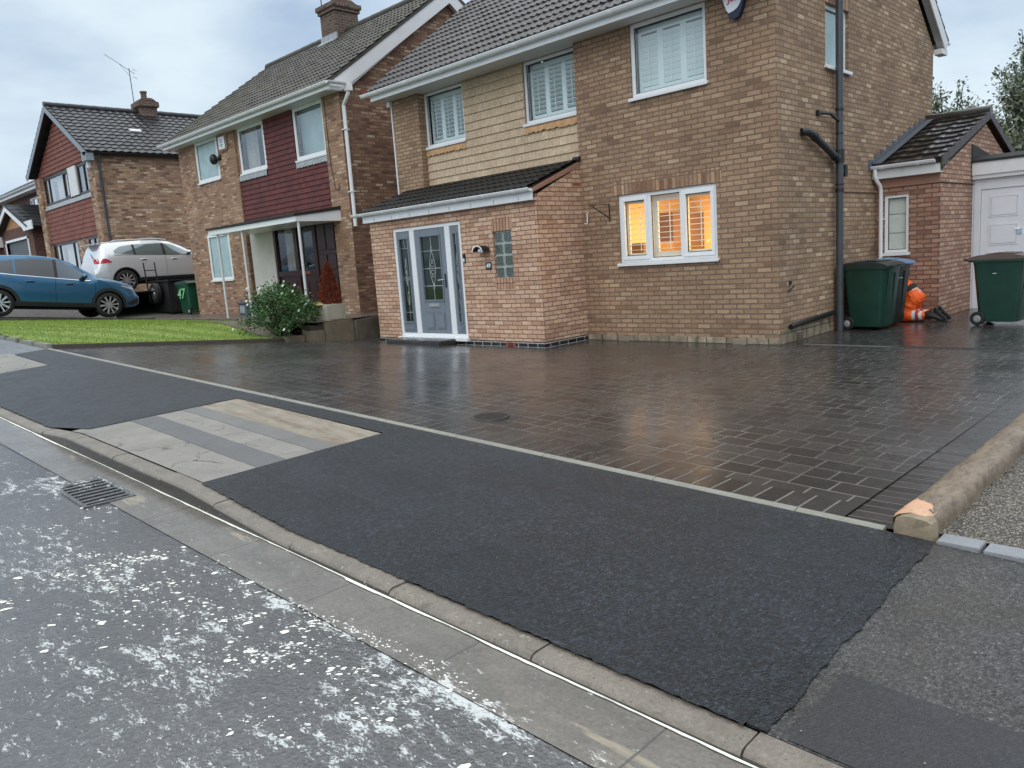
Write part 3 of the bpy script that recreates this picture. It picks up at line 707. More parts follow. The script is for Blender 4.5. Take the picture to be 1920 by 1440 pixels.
# ragged right-hand edge of the tarmac
ys = lin(yk(3.9), ye(3.9) - .052, 40)
t.grid(lambda y, q: (3.88 + q * (.075 + .006 * math.sin(y * 9) + .005 * math.sin(y * 23 + 1) + .004 * math.sin(y * 61)), y, pave_z(3.9, y) + .009 - q * .004), ys, [0, .5, 1])
structure(t, 'pavement', 'tarmac_new', smooth='all')
pv(3.88, 12, yk, lambda x: ye(x) - .045, 'tarmac_old', 'old_pavement', 0, 30, 14)
pv(4.02, 12, lambda x: yk(x) + .01, lambda x: yk(x) + .47, 'tarmac_strip', 'pavement_trench', .003, 30, 5)
for y0, y1, mt, dz in ((-8.41, -8.085, 'conc_light', .003), (-8.085, -7.845, 'conc_smooth', .005), (-7.845, -7.59, 'conc_light', .003), (-7.59, -7.405, 'conc_grey', .005), (-7.405, -6.98, 'conc_brown', .003)):
    pv(-2.61, -.085, (lambda x, a=y0: max(a, yk(x)) + rag(x, y0) * .5 if a > -8.4 else yk(x) + .001), lambda x, b=y1: b + rag(x, b) * .5, mt, 'pavement_patch', dz, 40, 4)
pv(-2.75, -2.61, yk, lambda x: -8.1, 'conc_light', 'pavement_patch', .003, 4, 4)
pv(-9.9, -7.65, yk, lambda x: -7.42, 'conc_light', 'pavement_patch', .003, 10, 6)
pv(-45, -9.55, yk, lambda x: ye(x) - .02, 'pave_far', 'far_pavement', 0, 40, 8)
# concrete edging between pavement and drive, in lengths
ed = MB(); bx = [-9.55 + .915 * i for i in range(15)]
for a, b in zip(bx, bx[1:] + [3.72]):
    b = min(b, 3.72)
    if b - a < .05: continue
    for (xa, xb) in [(a + .003, b - .003)]:
        v = []
        for xx in (xa, xb):
            z = S(xx) + .016; y = ye(xx); v += [(xx, y - .050, z - .2), (xx, y - .050, z - .010), (xx, y - .042, z - .003), (xx, y - .004, z), (xx, y, z - .006), (xx, y, z - .2)]
        ed.add(v, [(i, i + 1, i + 7, i + 6) for i in range(5)] + [(0, 1, 2, 3, 4, 5), (11, 10, 9, 8, 7, 6)])
structure(ed, 'kerb_edging', 'edging')
# block paved drive
field = lambda x: ye(x) + .28
structure(sheet(drive_z, lin(-9.5, 3.49, 60), field, cst(-1.15), 24), 'driveway', 'paving', smooth='all')
structure(sheet(drive_z, lin(-9.5, 3.49, 60), ye, field, 3, .001), 'driveway_border', 'paving_soldier', smooth='all')
structure(sheet(lambda x, y: drive_z(3.73, y) , [3.49, 3.61, 3.75], ye, cst(6), 30, .002), 'driveway_side_border', 'paving_side', smooth='all')
structure(sheet(lambda x, y: 0, lin(-9.5, 3.49, 20), cst(-1.15), cst(.35), 4), 'driveway_upper', 'paving')
structure(sheet(lambda x, y: .0 , lin(-.2, 3.49, 10), cst(.35), cst(7), 6), 'side_drive', 'paving')
# neighbour's pebble drive on the right with its row of grey setts
structure(sheet(lambda x, y: S(x) * max(0, min(1, (-y) / 6.6)) + .0, lin(3.93, 12, 10), lambda x: ye(x) + .07, cst(8), 30, .006), 'gravel_drive', 'gravel')
bs = MB()
for i in range(40):
    a = 3.955 + i * .2; z = S(a)
    bs.box(a + .007, a + .193, ye(a) - .055, ye(a) + .075, z - .1, z + .011)
structure(bs, 'path_border', 'sett', bevel=.004)
# neighbours' plots
structure(sheet(lawn_z, lin(-18.3, -9.72, 24), lambda x: ye(x) + .02, cst(-1.95), 16, .03), 'lawn', 'lawn', smooth='all')
le = MB(); ys = lin(-6.84, -2.2, 20)
le.grid(lambda y, q: ((-9.72, y, lawn_z(-9.72, y) + .03), (-9.62, y, lawn_z(-9.72, y) + .025), (-9.55, y, drive_z(-9.55, y) - .05))[q], ys, [0, 1, 2]); structure(le, 'lawn_edge', 'soil')
structure(sheet(lawn_z, lin(-21.6, -18.3, 8), ye, cst(-1.95), 14, .08), 'neighbour_drive', 'drive_neigh', smooth='all')
structure(sheet(lambda x, y: .45, lin(-21.6, -9.3, 12), cst(-1.95), cst(7), 6, .02), 'front_path', 'slab_path')
pe = MB(); pe.box(-17.9, -12.9, -2.02, -1.9, .38, .53); structure(pe, 'path_step', 'concrete_dark')
structure(sheet(lawn_z, lin(-14.2, -9.75, 16), cst(-2.7), cst(-1.95), 4, .045), 'lower_path', 'slab_path')
structure(sheet(lambda x, y: lawn_z(x, y) if x < -21.6 else 1.3, lin(-60, -21.62, 24), ye, cst(12), 20), 'upper_drive', 'drive_neigh')
lk = MB()
for i in range(10): xa = -18.2 + i * .86; lk.box(xa, xa + .83 - .1 * (i % 3 == 1), ye(xa) + .0, ye(xa) + .10, S(xa) - .1, S(xa) + .035 + .012 * (i % 2))
structure(lk, 'lawn_kerb', 'edging', bevel=.012)
pb = MB(); pb.box(-9.77, -9.36, -2.06, -.9, -.05, .40); structure(pb, 'planting_bed', 'soil')
de = MB()
for i in range(30): xa = -45 + i * .9; xb = min(xa + .9, -18.25); de.add([(x, y, z) for x in (xa, xb) for y, z in ((ye(x) - .02, S(x) - .3), (ye(x) - .02, S(x) + .004), (ye(x) + .05, lawn_z(x, ye(x)) + .088), (ye(x) + .05, S(x) - .3))], [(0, 1, 5, 4), (1, 2, 6, 5), (2, 3, 7, 6)])
for i in range(12): ya = -6.9 + i * .42; yb = ya + .42; de.add([(-18.3 + dx, y, lawn_z(-18.3, y) + dz) for y in (ya, yb) for dx, dz in ((.03, -.2), (.03, .082), (-.04, .084), (-.04, -.2))], [(0, 1, 5, 4), (1, 2, 6, 5), (2, 3, 7, 6)])
structure(de, 'drive_edge', 'drive_neigh')
# lawn blades
rg = random.Random(11); V = []; F = []
for i in range(26000):
    x = rg.uniform(-18.2, -9.66); y = rg.uniform(ye(x) + .03, -2.0)
    z = lawn_z(x, y) + .025; a = rg.uniform(0, 6.28); h = rg.uniform(.02, .05); w = .006
    n = len(V); V += [(x - w * math.cos(a), y - w * math.sin(a), z), (x + w * math.cos(a), y + w * math.sin(a), z), (x + rg.uniform(-.02, .02), y + rg.uniform(-.02, .02), z + h)]; F.append((n, n + 1, n + 2))
gb = MB(); gb.v = V; gb.f = F
tag(gb.build('grass', 'grass_blade', fixn=False), 'short mown bright green grass of the lawn in front of the red tiled house', 'grass', kind='stuff')
# foam lying on the wet road, and the white line of suds along the kerb
rf = random.Random(21); fm = MB()
def blob(x, y, r, el, ang, z, h):
    n = 11; pts = []
    for i in range(n):
        a = 2 * math.pi * i / n; rr = r * rf.uniform(.55, 1.15); px, py = rr * math.cos(a) * el, rr * math.sin(a) / el
        pts.append((x + px * math.cos(ang) - py * math.sin(ang), y + px * math.sin(ang) + py * math.cos(ang)))
    v = [(px, py, z) for px, py in pts] + [(x + (px - x) * .62, y + (py - y) * .62, z + h) for px, py in pts] + [(x, y, z + h * 1.15)]
    fm.add(v, [(i, (i + 1) % n, n + (i + 1) % n, n + i) for i in range(n)] + [(n + i, n + (i + 1) % n, 2 * n) for i in range(n)])
for c_ in range(46):                          # drifts of flecks, thickest near the channel
    cx = rf.gauss(1.6, 1.25); cy = yc(cx) - abs(rf.gauss(0, .42)) - .03; an = rf.gauss(.78, .2); sp = rf.uniform(.04, .16)
    for i in range(rf.randint(10, 34)):
        u, v = rf.gauss(0, sp * 1.5), rf.gauss(0, sp * .5); x = cx + u * math.cos(an) - v * math.sin(an); y = cy + u * math.sin(an) + v * math.cos(an)
        if y > yc(x) - .005: continue
        r = min(.022, .0022 + rf.expovariate(1 / .0035)); blob(x, y, r, rf.uniform(1.0, 1.7), rf.gauss(.75, .4), road_z(x, y) + .001, .0015 + r * .10)
for i in range(420):                          # the frothy seam where the channel meets the road
    x = rf.uniform(1.0, 4.0); m_ = .5 + .5 * math.sin(x * 2.6 + 1.2) + .3 * math.sin(x * 7.1)
    if rf.random() > m_: continue
    y = yc(x) + .045 * math.sin(x * 3) + rf.gauss(.01, .022); r = rf.uniform(.0018, .0075); blob(x, y, r, rf.uniform(1.1, 2.0), rf.gauss(.1, .5), road_z(x, y) + .005, .002)
tag(fm.build('foam', 'foam_white' if 'foam_white' in M else 'flower_white', fixn=False, smooth='all'), 'white soapy foam flecks floating on the wet road', 'foam', kind='stuff')
sl = MB(); xs = lin(-5.5, 5.5, 420); rs = random.Random(3); w = .006; vs = []
for i, xx in enumerate(xs):
    w = max(.001, min(.010, w + rs.uniform(-.0025, .0024))); w = max(w, .014) if abs(xx - 1.9) < .12 or abs(xx + 3.0) < .3 else w
    y = yk(xx) - .136; z = road_z(xx, y) + .008; vs += [(xx, y + .004, z + .002), (xx, y - w * .5, z + .004), (xx, y - w, z)]
sl.add(vs, [(i * 3 + q, (i + 1) * 3 + q, (i + 1) * 3 + q + 1, i * 3 + q + 1) for i in range(len(xs) - 1) for q in (0, 1)])
tag(sl.build('suds', 'flower_white', smooth='all'), 'thin white line of suds along the foot of the kerb', 'suds', kind='stuff')
# loose grit and leaf scraps on the tarmac
gr = MB(); rr_ = random.Random(15)
for i in range(60):
    x = rr_.uniform(-6, 4.4); y = rr_.uniform(yk(x) + .05, ye(x) - .1); z = pave_z(x, y) + .008; s = rr_.uniform(.002, .0045)
    gr.add([(x - s, y - s * .6, z), (x + s, y - s * .5, z), (x + s * .5, y + s, z), (x, y, z + s * .7)], [(0, 1, 3), (1, 2, 3), (2, 0, 3)])
tag(gr.build('grit', 'grit'), 'small pale grit and stone chips scattered on the pavement', 'grit', kind='stuff')
# drain grating in the road
dg = thing('drain_grate', (-.93, -8.93, road_z(-.93, -8.93)), 'black iron drain grating with parallel bars in the road beside the raised kerb', 'drain')
Z = lambda x, y: road_z(x, y)
fr = MB(); x0, x1, y0, y1 = -1.25, -.60, -9.08, -8.80
def zb(mb, a, b, c, d, h0, h1):
    v = [(x, y, Z(x, y) + h) for x in (a, b) for y in (c, d) for h in (h0, h1)]
    mb.add(v, [(0, 1, 3, 2), (4, 6, 7, 5), (0, 4, 5, 1), (2, 3, 7, 6), (0, 2, 6, 4), (1, 5, 7, 3)])
zb(fr, x0 - .03, x1 + .03, y0 - .03, y0, -.05, .010); zb(fr, x0 - .03, x1 + .03, y1, y1 + .03, -.05, .010); zb(fr, x0 - .03, x0, y0, y1, -.05, .010); zb(fr, x1, x1 + .03, y0, y1, -.05, .010)
fr.build('frame', 'road', dg)
pit_shade = MB(); zb(pit_shade, x0, x1, y0, y1, .003, .0045); pit_shade.build('pit_shade', 'chassis', dg)  # thin black plate under the bars; shade of the shaft put into its colour
for i in range(8):
    xx = x0 + (x1 - x0) * (i + .5) / 8 + .0; b = MB(); zb(b, xx - .019, xx + .019, y0, y1, .0045, .013); b.build('bar', 'road', dg)
# inspection cover in the drive
mc = thing('manhole_cover', (.17, -6.0, drive_z(.17, -6.0)), 'round cast iron inspection cover set flush in the block paving', 'manhole cover')
zz = drive_z(.17, -6.0)
c1 = MB(); c1.lathe([(0, zz + .008), (.145, zz + .008), (.15, zz + .002)], (.17, -6.0, 0), 32); c1.build('cover', 'iron', mc, smooth=30)
c2 = MB(); c2.lathe([(.152, zz + .002), (.155, zz + .010), (.172, zz + .010), (.176, zz - .004)], (.17, -6.0, 0), 32); c2.build('rim', 'iron', mc, smooth=30)
c3 = MB()
for i in range(-5, 6):
    w_ = math.sqrt(max(0, .135 ** 2 - (i * .024) ** 2)); c3.box(.17 - w_, .17 + w_, -6.0 + i * .024 - .005, -6.0 + i * .024 + .005, zz + .008, zz + .012)
c3.build('tread', 'iron', mc)
# channel drain across the side drive
cd = thing('channel_drain', (1.9, .12, 0), 'long thin linear drain channel with dark slotted grating across the drive', 'drain')
b = MB(); b.box(.30, 3.48, .09, .19, .001, .0035); b.build('body', 'conc_smooth', cd)
b = MB()
for i in range(70):
    xx = 1.55 + i * .027; b.box(xx, xx + .014, .105, .185, .004, .008)
b.box(1.5, 3.46, .095, .105, .004, .009); b.box(1.5, 3.46, .185, .195, .004, .009); b.build('grating', 'iron', cd)
# round-topped kerb log between the two drives
lg = MB(); ys = lin(-6.56, 7, 90); rl = random.Random(5); n = 12
def lz(y): return S(3.85) * max(0, min(1, -y / 6.6))
vs = []
for i, y in enumerate(ys):
    wv = .006 * math.sin(y * 7) + rl.uniform(-.003, .003)
    prof = [(-.097, -.15), (-.099, .045), (-.092, .080), (-.066, .099), (-.02, .107), (.03, .107), (.072, .099), (.096, .078), (.102, .04), (.102, -.15)]
    for px, pz in prof: vs.append((3.845 + px + wv * (1 if px > 0 else .5), y, lz(y) + pz * (1 if pz < 0 else 1 + rl.uniform(-.03, .03)) + (0 if i else -.0)))
m = 10; lg.add(vs, [(i * m + q, (i + 1) * m + q, (i + 1) * m + q + 1, i * m + q + 1) for i in range(len(ys) - 1) for q in range(m - 1)])
lgo = thing('boundary_kerb', (3.845, -6.56, 0), 'round topped brown concrete kerb dividing the block drive from the pebble drive', 'kerb')
lg.build('kerb_body', 'log_kerb', lgo, smooth=50)
en = MB(); y0 = -6.56; ring = [(3.845 + px, y0, lz(y0) + pz) for px, pz in prof]; ring2 = [(3.845 + px * .86, y0 - .045 - rl.uniform(0, .025), lz(y0) + pz * .86) for px, pz in prof]
cen = (3.845, y0 - .07, .03); en.add(ring + ring2 + [cen], [(i, (i + 1) % m, m + (i + 1) % m, m + i) for i in range(m)] + [(m + i, m + (i + 1) % m, 2 * m) for i in range(m)])
en.build('broken_end', 'log_end', lgo, smooth=20)
ch = MB(); pr2 = [(-.099, .03), (-.098, .055), (-.092, .082), (-.066, .1015), (-.02, .1095), (.03, .1095), (.072, .1015)]
ex = [.14, .20, .27, .29, .25, .21, .10]; st0 = [.02, .0, -.01, .0, .02, .01, .03]; rc = random.Random(9); NJ = 8
jit = [[rc.uniform(-.004, .002) for _ in range(NJ + 1)] for _ in range(7)]
ch.grid(lambda i, j: (3.845 + pr2[j][0] * 1.015, -6.60 + st0[j] + (ex[j] - st0[j]) * i / NJ + (rc.uniform(-.012, .012) if i == NJ else 0), lz(-6.5) + pr2[j][1] + (.0035 if 0 < i < NJ and 0 < j < 6 else -.006) + jit[j][i]), list(range(NJ + 1)), list(range(7)))
ch.build('chipped_face', 'log_chip', lgo, smooth=50)
# ------------------------------------------------------------------ the main house
H = thing('brick_house', (-4.3, 0, 0), 'brown brick semi with cream hung tiles, buff brick porch and lit kitchen window', 'house')
EZ = 4.98
wm = MB()
KW = (-2.775, -.965, 1.30, 2.405); BW = (-2.41, -1.07, 3.87, 4.975); W1 = (-7.72, -6.52, 3.90, 4.97); W2 = (-4.88, -3.60, 3.90, 4.97)
wall(wm, 'y', 0, -3.55, 0, .10, EZ, [KW, BW]); wall(wm, 'y', 0, -8.57, -7.72, -.2, EZ)
wall(wm, 'y', .17, -7.72, -3.55, -.2, EZ, [W1, W2])
for x in (-3.55, -7.72): wm.quad((x, 0, -.2), (x, .17, -.2), (x, .17, EZ), (x, 0, EZ))
wm.quad((-8.57, 0, -.2), (-8.57, 6.72, -.2), (-8.57, 6.72, EZ), (-8.57, 0, EZ)); wm.quad((-8.57, 6.72, -.2), (0, 6.72, -.2), (0, 6.72, EZ), (-8.57, 6.72, EZ))
wm.poly([(-8.57, 0, EZ), (-8.57, 6.72, EZ), (-8.57, 3.36, 7.5)])
wm.build('wall', 'brick_main', H)
sw = MB(); SW = (1.62, 2.51, 4.05, 4.96)
wall(sw, 'x', 0, 0, 6.72, -.05, EZ, [SW]); sw.poly([(0, 0, EZ), (0, 6.72, EZ), (0, 3.36, 7.5)])
sw.build('gable_wall', 'brick_side', H)
b = MB(); b.box(-3.54, .012, -.018, .02, -.1, .10); b.build('stone_course', 'stone_course', H, bevel=.006)
b = MB(); b.box(-.0, .014, .03, 1.75, -.1, .20); b.build('stone_course', 'stone_course', H)
b = MB(); b.box(-2.87, -.87, -.004, .03, 2.41, 2.622); b.build('soldier_course', 'brick_soldier', H)
b = MB(); b.box(-.03, .004, 1.56, 2.57, 4.962, 5.17); b.build('soldier_course', 'brick_soldier', H)
lights_lit = window(H, 'y', 0, *KW, cols=((0, .325, 1), (.325, .655, 0), (.655, 1, 1)), fw=.06, blind=('shutter', .05, 3, .02, 'shutter_white_plain', .085), label='white kitchen window with orange light showing between the slats')
window(H, 'y', 0, *BW, fw=.06, glassm='glass_strong', blind=('shutter', .05, 3, 1.25, 'shutter_white', .085))
window(H, 'y', .17, *W1, fw=.05, inset=.02, blind=('shutter', .05, 3, .62, 'shutter_white', .078))
window(H, 'y', .17, *W2, fw=.05, inset=.02, blind=('shutter', .05, 3, .62, 'shutter_white', .078))
window(H, 'x', 0, SW[0], SW[1], SW[2], SW[3], fw=.06, inset=.05, glassm='glass_frost', label='small white bathroom window high on the gable wall')
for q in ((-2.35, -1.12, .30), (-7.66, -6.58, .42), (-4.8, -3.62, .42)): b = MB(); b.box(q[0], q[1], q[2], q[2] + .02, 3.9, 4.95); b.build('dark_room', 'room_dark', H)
# lit kitchen
b = MB(); x0, x1, y0, y1, z0, z1 = -3.35, -.3, .14, 3.0, .2, 2.48
b.quad((x0, y1, z0), (x1, y1, z0), (x1, y1, z1), (x0, y1, z1)); b.quad((x0, y0, z0), (x0, y1, z0), (x0, y1, z1), (x0, y0, z1)); b.quad((x1, y0, z0), (x1, y1, z0), (x1, y1, z1), (x1, y0, z1))
b.quad((x0, y0, z0), (x1, y0, z0), (x1, y1, z0), (x0, y1, z0)); b.quad((x0, y0, z1), (x1, y0, z1), (x1, y1, z1), (x0, y1, z1)); wall(b, 'y', y0 - .005, x0, x1, z0, z1, [KW], rv=0)
b.build('kitchen', 'room_warm', H)
b = MB(); b.box(-3.34, -2.95, 1.9, 2.98, .2, 2.15); b.box(-3.34, -2.72, .6, 1.55, .2, 1.62); b.build('cabinet', 'room_cabinet', H)
b = MB(); b.tube([(-1.22, .42, 1.2), (-1.22, .42, 1.52), (-1.24, .42, 1.57), (-1.29, .42, 1.60), (-1.35, .42, 1.59), (-1.39, .42, 1.55)], .011, 8); b.build('tap', 'chrome', H, smooth=True)
la = bpy.data.lights.new('kitchen_lamp', 'AREA'); la.energy = 140; la.color = (1, .70, .30); la.size = .9
lo = bpy.data.objects.new('kitchen_lamp', la); COL.objects.link(lo); lo.location = (-1.35, 1.5, 2.42)
# cream tile hanging
t = MB(); lap(t, -7.715, -3.555, .165, 2.95, 3.72, .154); lap(t, -6.50, -4.88, .165, 3.72, 4.952, .154); lap(t, -6.50, -4.88, .165, 4.952, 4.978, .154)
t.build('tile_hanging', 'tile_cream', H, uv=lambda c: np.stack([c[:, 0], c[:, 2] - 2.95], 1))
for a, e in ((-7.715, -6.50), (-4.88, -3.555)):
    b = MB(); n = 24; xs = lin(a, e, n); ra = random.Random(int(a * 10))
    zz = [3.722 + ra.uniform(-.018, .022) for _ in xs]
    b.add([(x, .118, z) for x, z in zip(xs, zz)] + [(x, .145, 3.862) for x in xs], [(i, i + 1, n + 2 + i, n + 1 + i) for i in range(n)])
    b.build('sill_apron', 'apron_mortar', H)
# eaves
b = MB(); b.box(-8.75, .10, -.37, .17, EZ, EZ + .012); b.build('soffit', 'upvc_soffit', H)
b = MB(); b.box(-8.78, .12, -.388, -.37, EZ - .012, EZ + .17); b.build('fascia', 'upvc', H)
b = MB(); b.box(-8.78, .12, 7.09, 7.11, EZ - .02, EZ + .17); b.build('fascia', 'upvc', H)
gutter(H, -8.98, .13, -.452, EZ + .135, .06, 9)
gutter(H, -8.9, .17, 7.17, EZ + .135, .055, 0)
sl = math.atan(.734); ct, st_ = math.cos(sl), math.sin(sl)
roof(H, (-8.83, -.46, 5.135), (1, 0, 0), (0, ct, st_), 8.98, 3.84 / ct, 'roof_main', tw=.30, g=.32, amp=.026, step=.034)
sl2 = math.atan(.73)
roof(H, (.15, 7.16, 5.135), (-1, 0, 0), (0, -math.cos(sl2), math.sin(sl2)), 8.98, 3.78 / math.cos(sl2), 'roof_main', tw=.30, g=.32, amp=.026)
rb = MB(); ridge(rb, (-8.83, 3.37, 7.95), (.15, 3.37, 7.95)); rb.build('ridge', 'roof_main', H, smooth=50)
b = MB(); b.slab([(.13, 7.14, 5.09), (.13, 3.37, 7.86), (.13, 3.37, 7.66), (.13, 6.98, 4.93)], (.022, 0, 0)); b.slab([(.13, -.44, 5.09), (.13, 3.37, 7.86), (.13, 3.37, 7.66), (.13, -.32, 4.93)], (.022, 0, 0))
b.box(.0, .152, 6.74, 7.08, 4.86, 4.955); b.build('barge_board', 'white_paint', H)
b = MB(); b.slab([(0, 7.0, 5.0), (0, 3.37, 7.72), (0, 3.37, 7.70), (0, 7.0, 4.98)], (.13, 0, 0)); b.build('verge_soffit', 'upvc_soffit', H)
b = MB(); b.box(-8.595, -8.57, -.025, .02, -.1, 4.93); b.box(-8.66, -8.56, -.07, .02, 4.86, 4.97); b.build('downpipe', 'upvc', H)
# soil stack on the gable with its branch and brackets
sp = MB(); sp.cyl((.10, 1.90, .0), (.10, 1.90, 8.4), .056, n=20); s_o = sp.build('soil_pipe', 'pipe_grey', H, smooth=True)
for z, r, h in ((2.18, .066, .05), (2.62, .072, .20), (2.28, .068, .02), (3.40, .066, .035), (3.05, .062, .02)): b = MB(); b.cyl((.10, 1.90, z), (.10, 1.90, z + h), r, n=20); b.build('pipe_collar', 'black_plastic', s_o, smooth=40)
b = MB(); b.tube([(.02, .72, 3.02), (.07, .80, 3.02), (.10, .90, 2.99), (.10, 1.0, 2.955), (.10, 1.82, 2.68)], .054, 18); b.tube([(.10, .98, 2.965), (.10, 1.06, 2.935)], .062, 18); b.tube([(.10, 1.72, 2.71), (.10, 1.80, 2.69)], .064, 18)
b.build('branch_pipe', 'black_plastic', s_o, smooth=40)
b = MB(); b.tube([(.03, 1.30, 3.33), (.10, 1.55, 3.33), (.10, 1.85, 3.25)], .024, 10); b.box(0, .05, 1.27, 1.33, 3.29, 3.37); b.build('waste_pipe', 'black_plastic', s_o, smooth=40)
b = MB(); b.box(.0, .10, 2.12, 2.22, 2.42, 2.60); b.tube([(.0, 2.30, 2.52), (.09, 2.12, 2.52)], .02, 8); b.box(.0, .03, 2.10, 2.14, 2.60, 2.95); b.build('pipe_bracket', 'black_plastic', H)
b = MB(); b.tube([(.045, .26, .235), (.045, .33, .25), (.05, 1.78, .30)], .038, 12); b.build('waste_pipe', 'black_plastic', H, smooth=40)
air_brick(H, 'y', -.018, -2.77, .0, h=.085, mat='vent_cream', rows=5, cols=11); air_brick(H, 'y', -.018, -.63, .0, h=.085, mat='vent_cream', rows=5, cols=11)
air_brick(H, 'x', .014, .60, .02, w=.22, h=.10, mat='stone_course'); air_brick(H, 'x', 0, 6.13, 4.93, w=.20, h=.20, mat='vent_cream', rows=6, cols=6)
b = MB(); b.slab([(0, .30, .85), (0, .36, .85), (0, .36, .90), (0, .30, .90)], (.02, 0, 0)); b.tube([(.01, .27, .75), (.06, .36, .83)], .012, 8); b.build('overflow_pipe', 'black_plastic', H)
# ---- porch
PX0, PX1, PY = -8.17, -3.55, -1.15
DR = (-7.445, -5.435, .125, 2.24); GBH = (-4.605, -4.165, 1.19, 1.985)
pw = MB(); wall(pw, 'y', PY, PX0, PX1, .10, 2.52, [DR, GBH], rv=.1); wall(pw, 'x', PX1, PY, 0, .10, 2.45)
pw.poly([(PX1, PY, 2.45), (PX1, 0, 2.45), (PX1, 0, 2.98), (PX1, PY, 2.50)]); pw.quad((PX0, PY, .1), (PX0, .17, .1), (PX0, .17, 2.5), (PX0, PY, 2.5)); pw.poly([(PX0, PY, 2.5), (PX0, .17, 2.5), (PX0, .17, 3.0)])
pw.build('porch_wall', 'brick_porch', H)
b = MB(); b.box(PX0 - .006, PX1 + .006, PY - .006, PY + .1, -.12, .10); b.box(PX1 - .1, PX1 + .006, PY + .1, -.02, -.12, .10); b.box(PX0 - .006, PX0 + .1, PY + .1, .17, -.12, .10)
b.build('porch_plinth', 'brick_blue', H)
b = MB(); b.box(-4.63, -4.14, PY - .003, PY + .02, 1.988, 2.20); b.build('soldier_course', 'brick_porch_soldier', H)
b = MB(); b.box(-4.63, -4.14, PY - .003, PY + .02, 1.00, 1.186); b.build('soldier_course', 'brick_porch_soldier', H)
b = MB(); b.box(PX1 - .01, PX1 + .004, -.20, .0, 2.655, 2.705); b.build('brick_slip', 'terracotta', H)
air_brick(H, 'y', PY - .006, -4.35, .0, w=.225, h=.075, mat='terracotta', hole='joinery', rows=4, cols=1)
b = MB(); b.box(PX0 - .09, PX1 + .012, PY - .10, PY - .082, 2.42, 2.585); b.box(PX0 - .09, PX1 + .012, PY - .082, PY, 2.42, 2.432); fo = b.build('porch_fascia', 'upvc', H)
b = MB()
for x in lin(PX0 + .3, PX1 - .3, 7): b.box(x - .004, x + .004, PY - .1025, PY - .0995, 2.43, 2.50)
b.build('fascia_clip', 'pipe_grey', fo)
gutter(H, PX0 - .36, PX1 + .03, PY - .155, 2.60, .052, 7, 'porch_gutter')
psl = math.atan((3.07 - 2.60) / 1.30); L = 1.33 / math.cos(psl)
roof(H, (PX0 - .12, PY - .145, 2.61), (1, 0, 0), (0, math.cos(psl), math.sin(psl)), PX1 - PX0 + .10, L, 'roof_porch', tw=.30, g=.30, amp=.022, step=.03, name='porch_roof', deck=.02)
b = MB(); b.slab([(PX1 - .03, PY - .06, 2.545), (PX1 - .03, .0, 2.985), (PX1 - .03, .0, 3.06), (PX1 - .03, PY - .03, 2.62)], (.045, 0, 0)); b.build('verge_board', 'brown_verge', H)
b = MB(); b.tube([(PX1 - .10, -.02, 3.10), (PX1 + .04, -.02, 3.10)], .045, 12); b.build('flashing_end', 'felt', H)
b = MB(); b.slab([(PX0 - .1, .11, 3.045), (PX1 - .03, .11, 3.045), (PX1 - .03, .14, 3.14), (PX0 - .1, .14, 3.14)], (0, .006, 0)); b.build('flashing', 'felt', H)
# front door and side lights
B = pmap('y', PY); fr = MB(); u0, u1, z0, z1 = DR; i0, i1 = -.10, -.02
DX = (-6.80, -5.90)
B(fr, u0, u1, i0, i1, z1 - .065, z1); B(fr, u0, u1, i0, i1, z0, z0 + .07)
B(fr, u0, u0 + .075, i0, i1, z0 + .07, z1 - .065); B(fr, u1 - .075, u1, i0, i1, z0 + .07, z1 - .065)
B(fr, DX[0] - .14, DX[0], i0, i1 + .004, z0 + .07, z1 - .065); B(fr, DX[1], DX[1] + .14, i0, i1 + .004, z0 + .07, z1 - .065)
FR = fr.build('door_frame', 'upvc', H, bevel=.005)
b = MB(); B(b, u0 - .03, u1 + .03, i0, .07, z0 - .055, z0 + .002); B(b, DX[0] - .05, DX[1] + .05, -.02, .03, z0 + .002, z0 + .03); b.build('threshold', 'upvc', FR, bevel=.004)
dz0, dz1 = z0 + .075, z1 - .07
def leaf(name, a, e, gz0, gz1, gm, panels, label=None):
    m = MB(); g0, g1 = a + gm, e - gm
    B(m, a, g0, -.075, -.03, dz0, dz1); B(m, g1, e, -.075, -.03, dz0, dz1); B(m, g0, g1, -.075, -.03, dz0, gz0); B(m, g0, g1, -.075, -.03, gz1, dz1)
    t = .028
    for q in ((g0 - t, g1 + t, gz0 - t, gz0), (g0 - t, g1 + t, gz1, gz1 + t), (g0 - t, g0, gz0, gz1), (g1, g1 + t, gz0, gz1)): B(m, q[0], q[1], -.03, -.012, q[2], q[3])
    for p in panels: B(m, p[0], p[1], -.03, -.022, p[2], p[3]); B(m, p[0] + .03, p[1] - .03, -.022, -.014, p[2] + .03, p[3] - .03)
    o = m.build(name, 'grey_door', H, bevel=.006)
    q = MB(); B(q, g0, g1, -.06, -.05, gz0, gz1); q.build('glazing', 'glass_door', o)
    return o, g0, g1
mid = (DX[0] + DX[1]) / 2
D, g0, g1 = leaf('front_door', DX[0] + .008, DX[1] - .008, .84, 2.03, .165, [(mid - .29, mid - .03, .27, .60), (mid + .03, mid + .29, .27, .60)])
def came(par, segs, r=.006):
    m = MB()
    for s_ in segs: m.tube([(x, PY + .048, z) for x, z in s_], r, 5)
    m.build('came', 'came', par)
def curvy(xc, za, zb, w, ph):
    n = 24; return [(xc + w * math.sin(math.pi * i / n * 2 + ph) * math.sin(math.pi * i / n), za + (zb - za) * i / n) for i in range(n + 1)]
def lens(xc, za, zb, w, s_): n = 20; return [(xc + s_ * w * math.sin(math.pi * i / n), za + (zb - za) * i / n) for i in range(n + 1)]
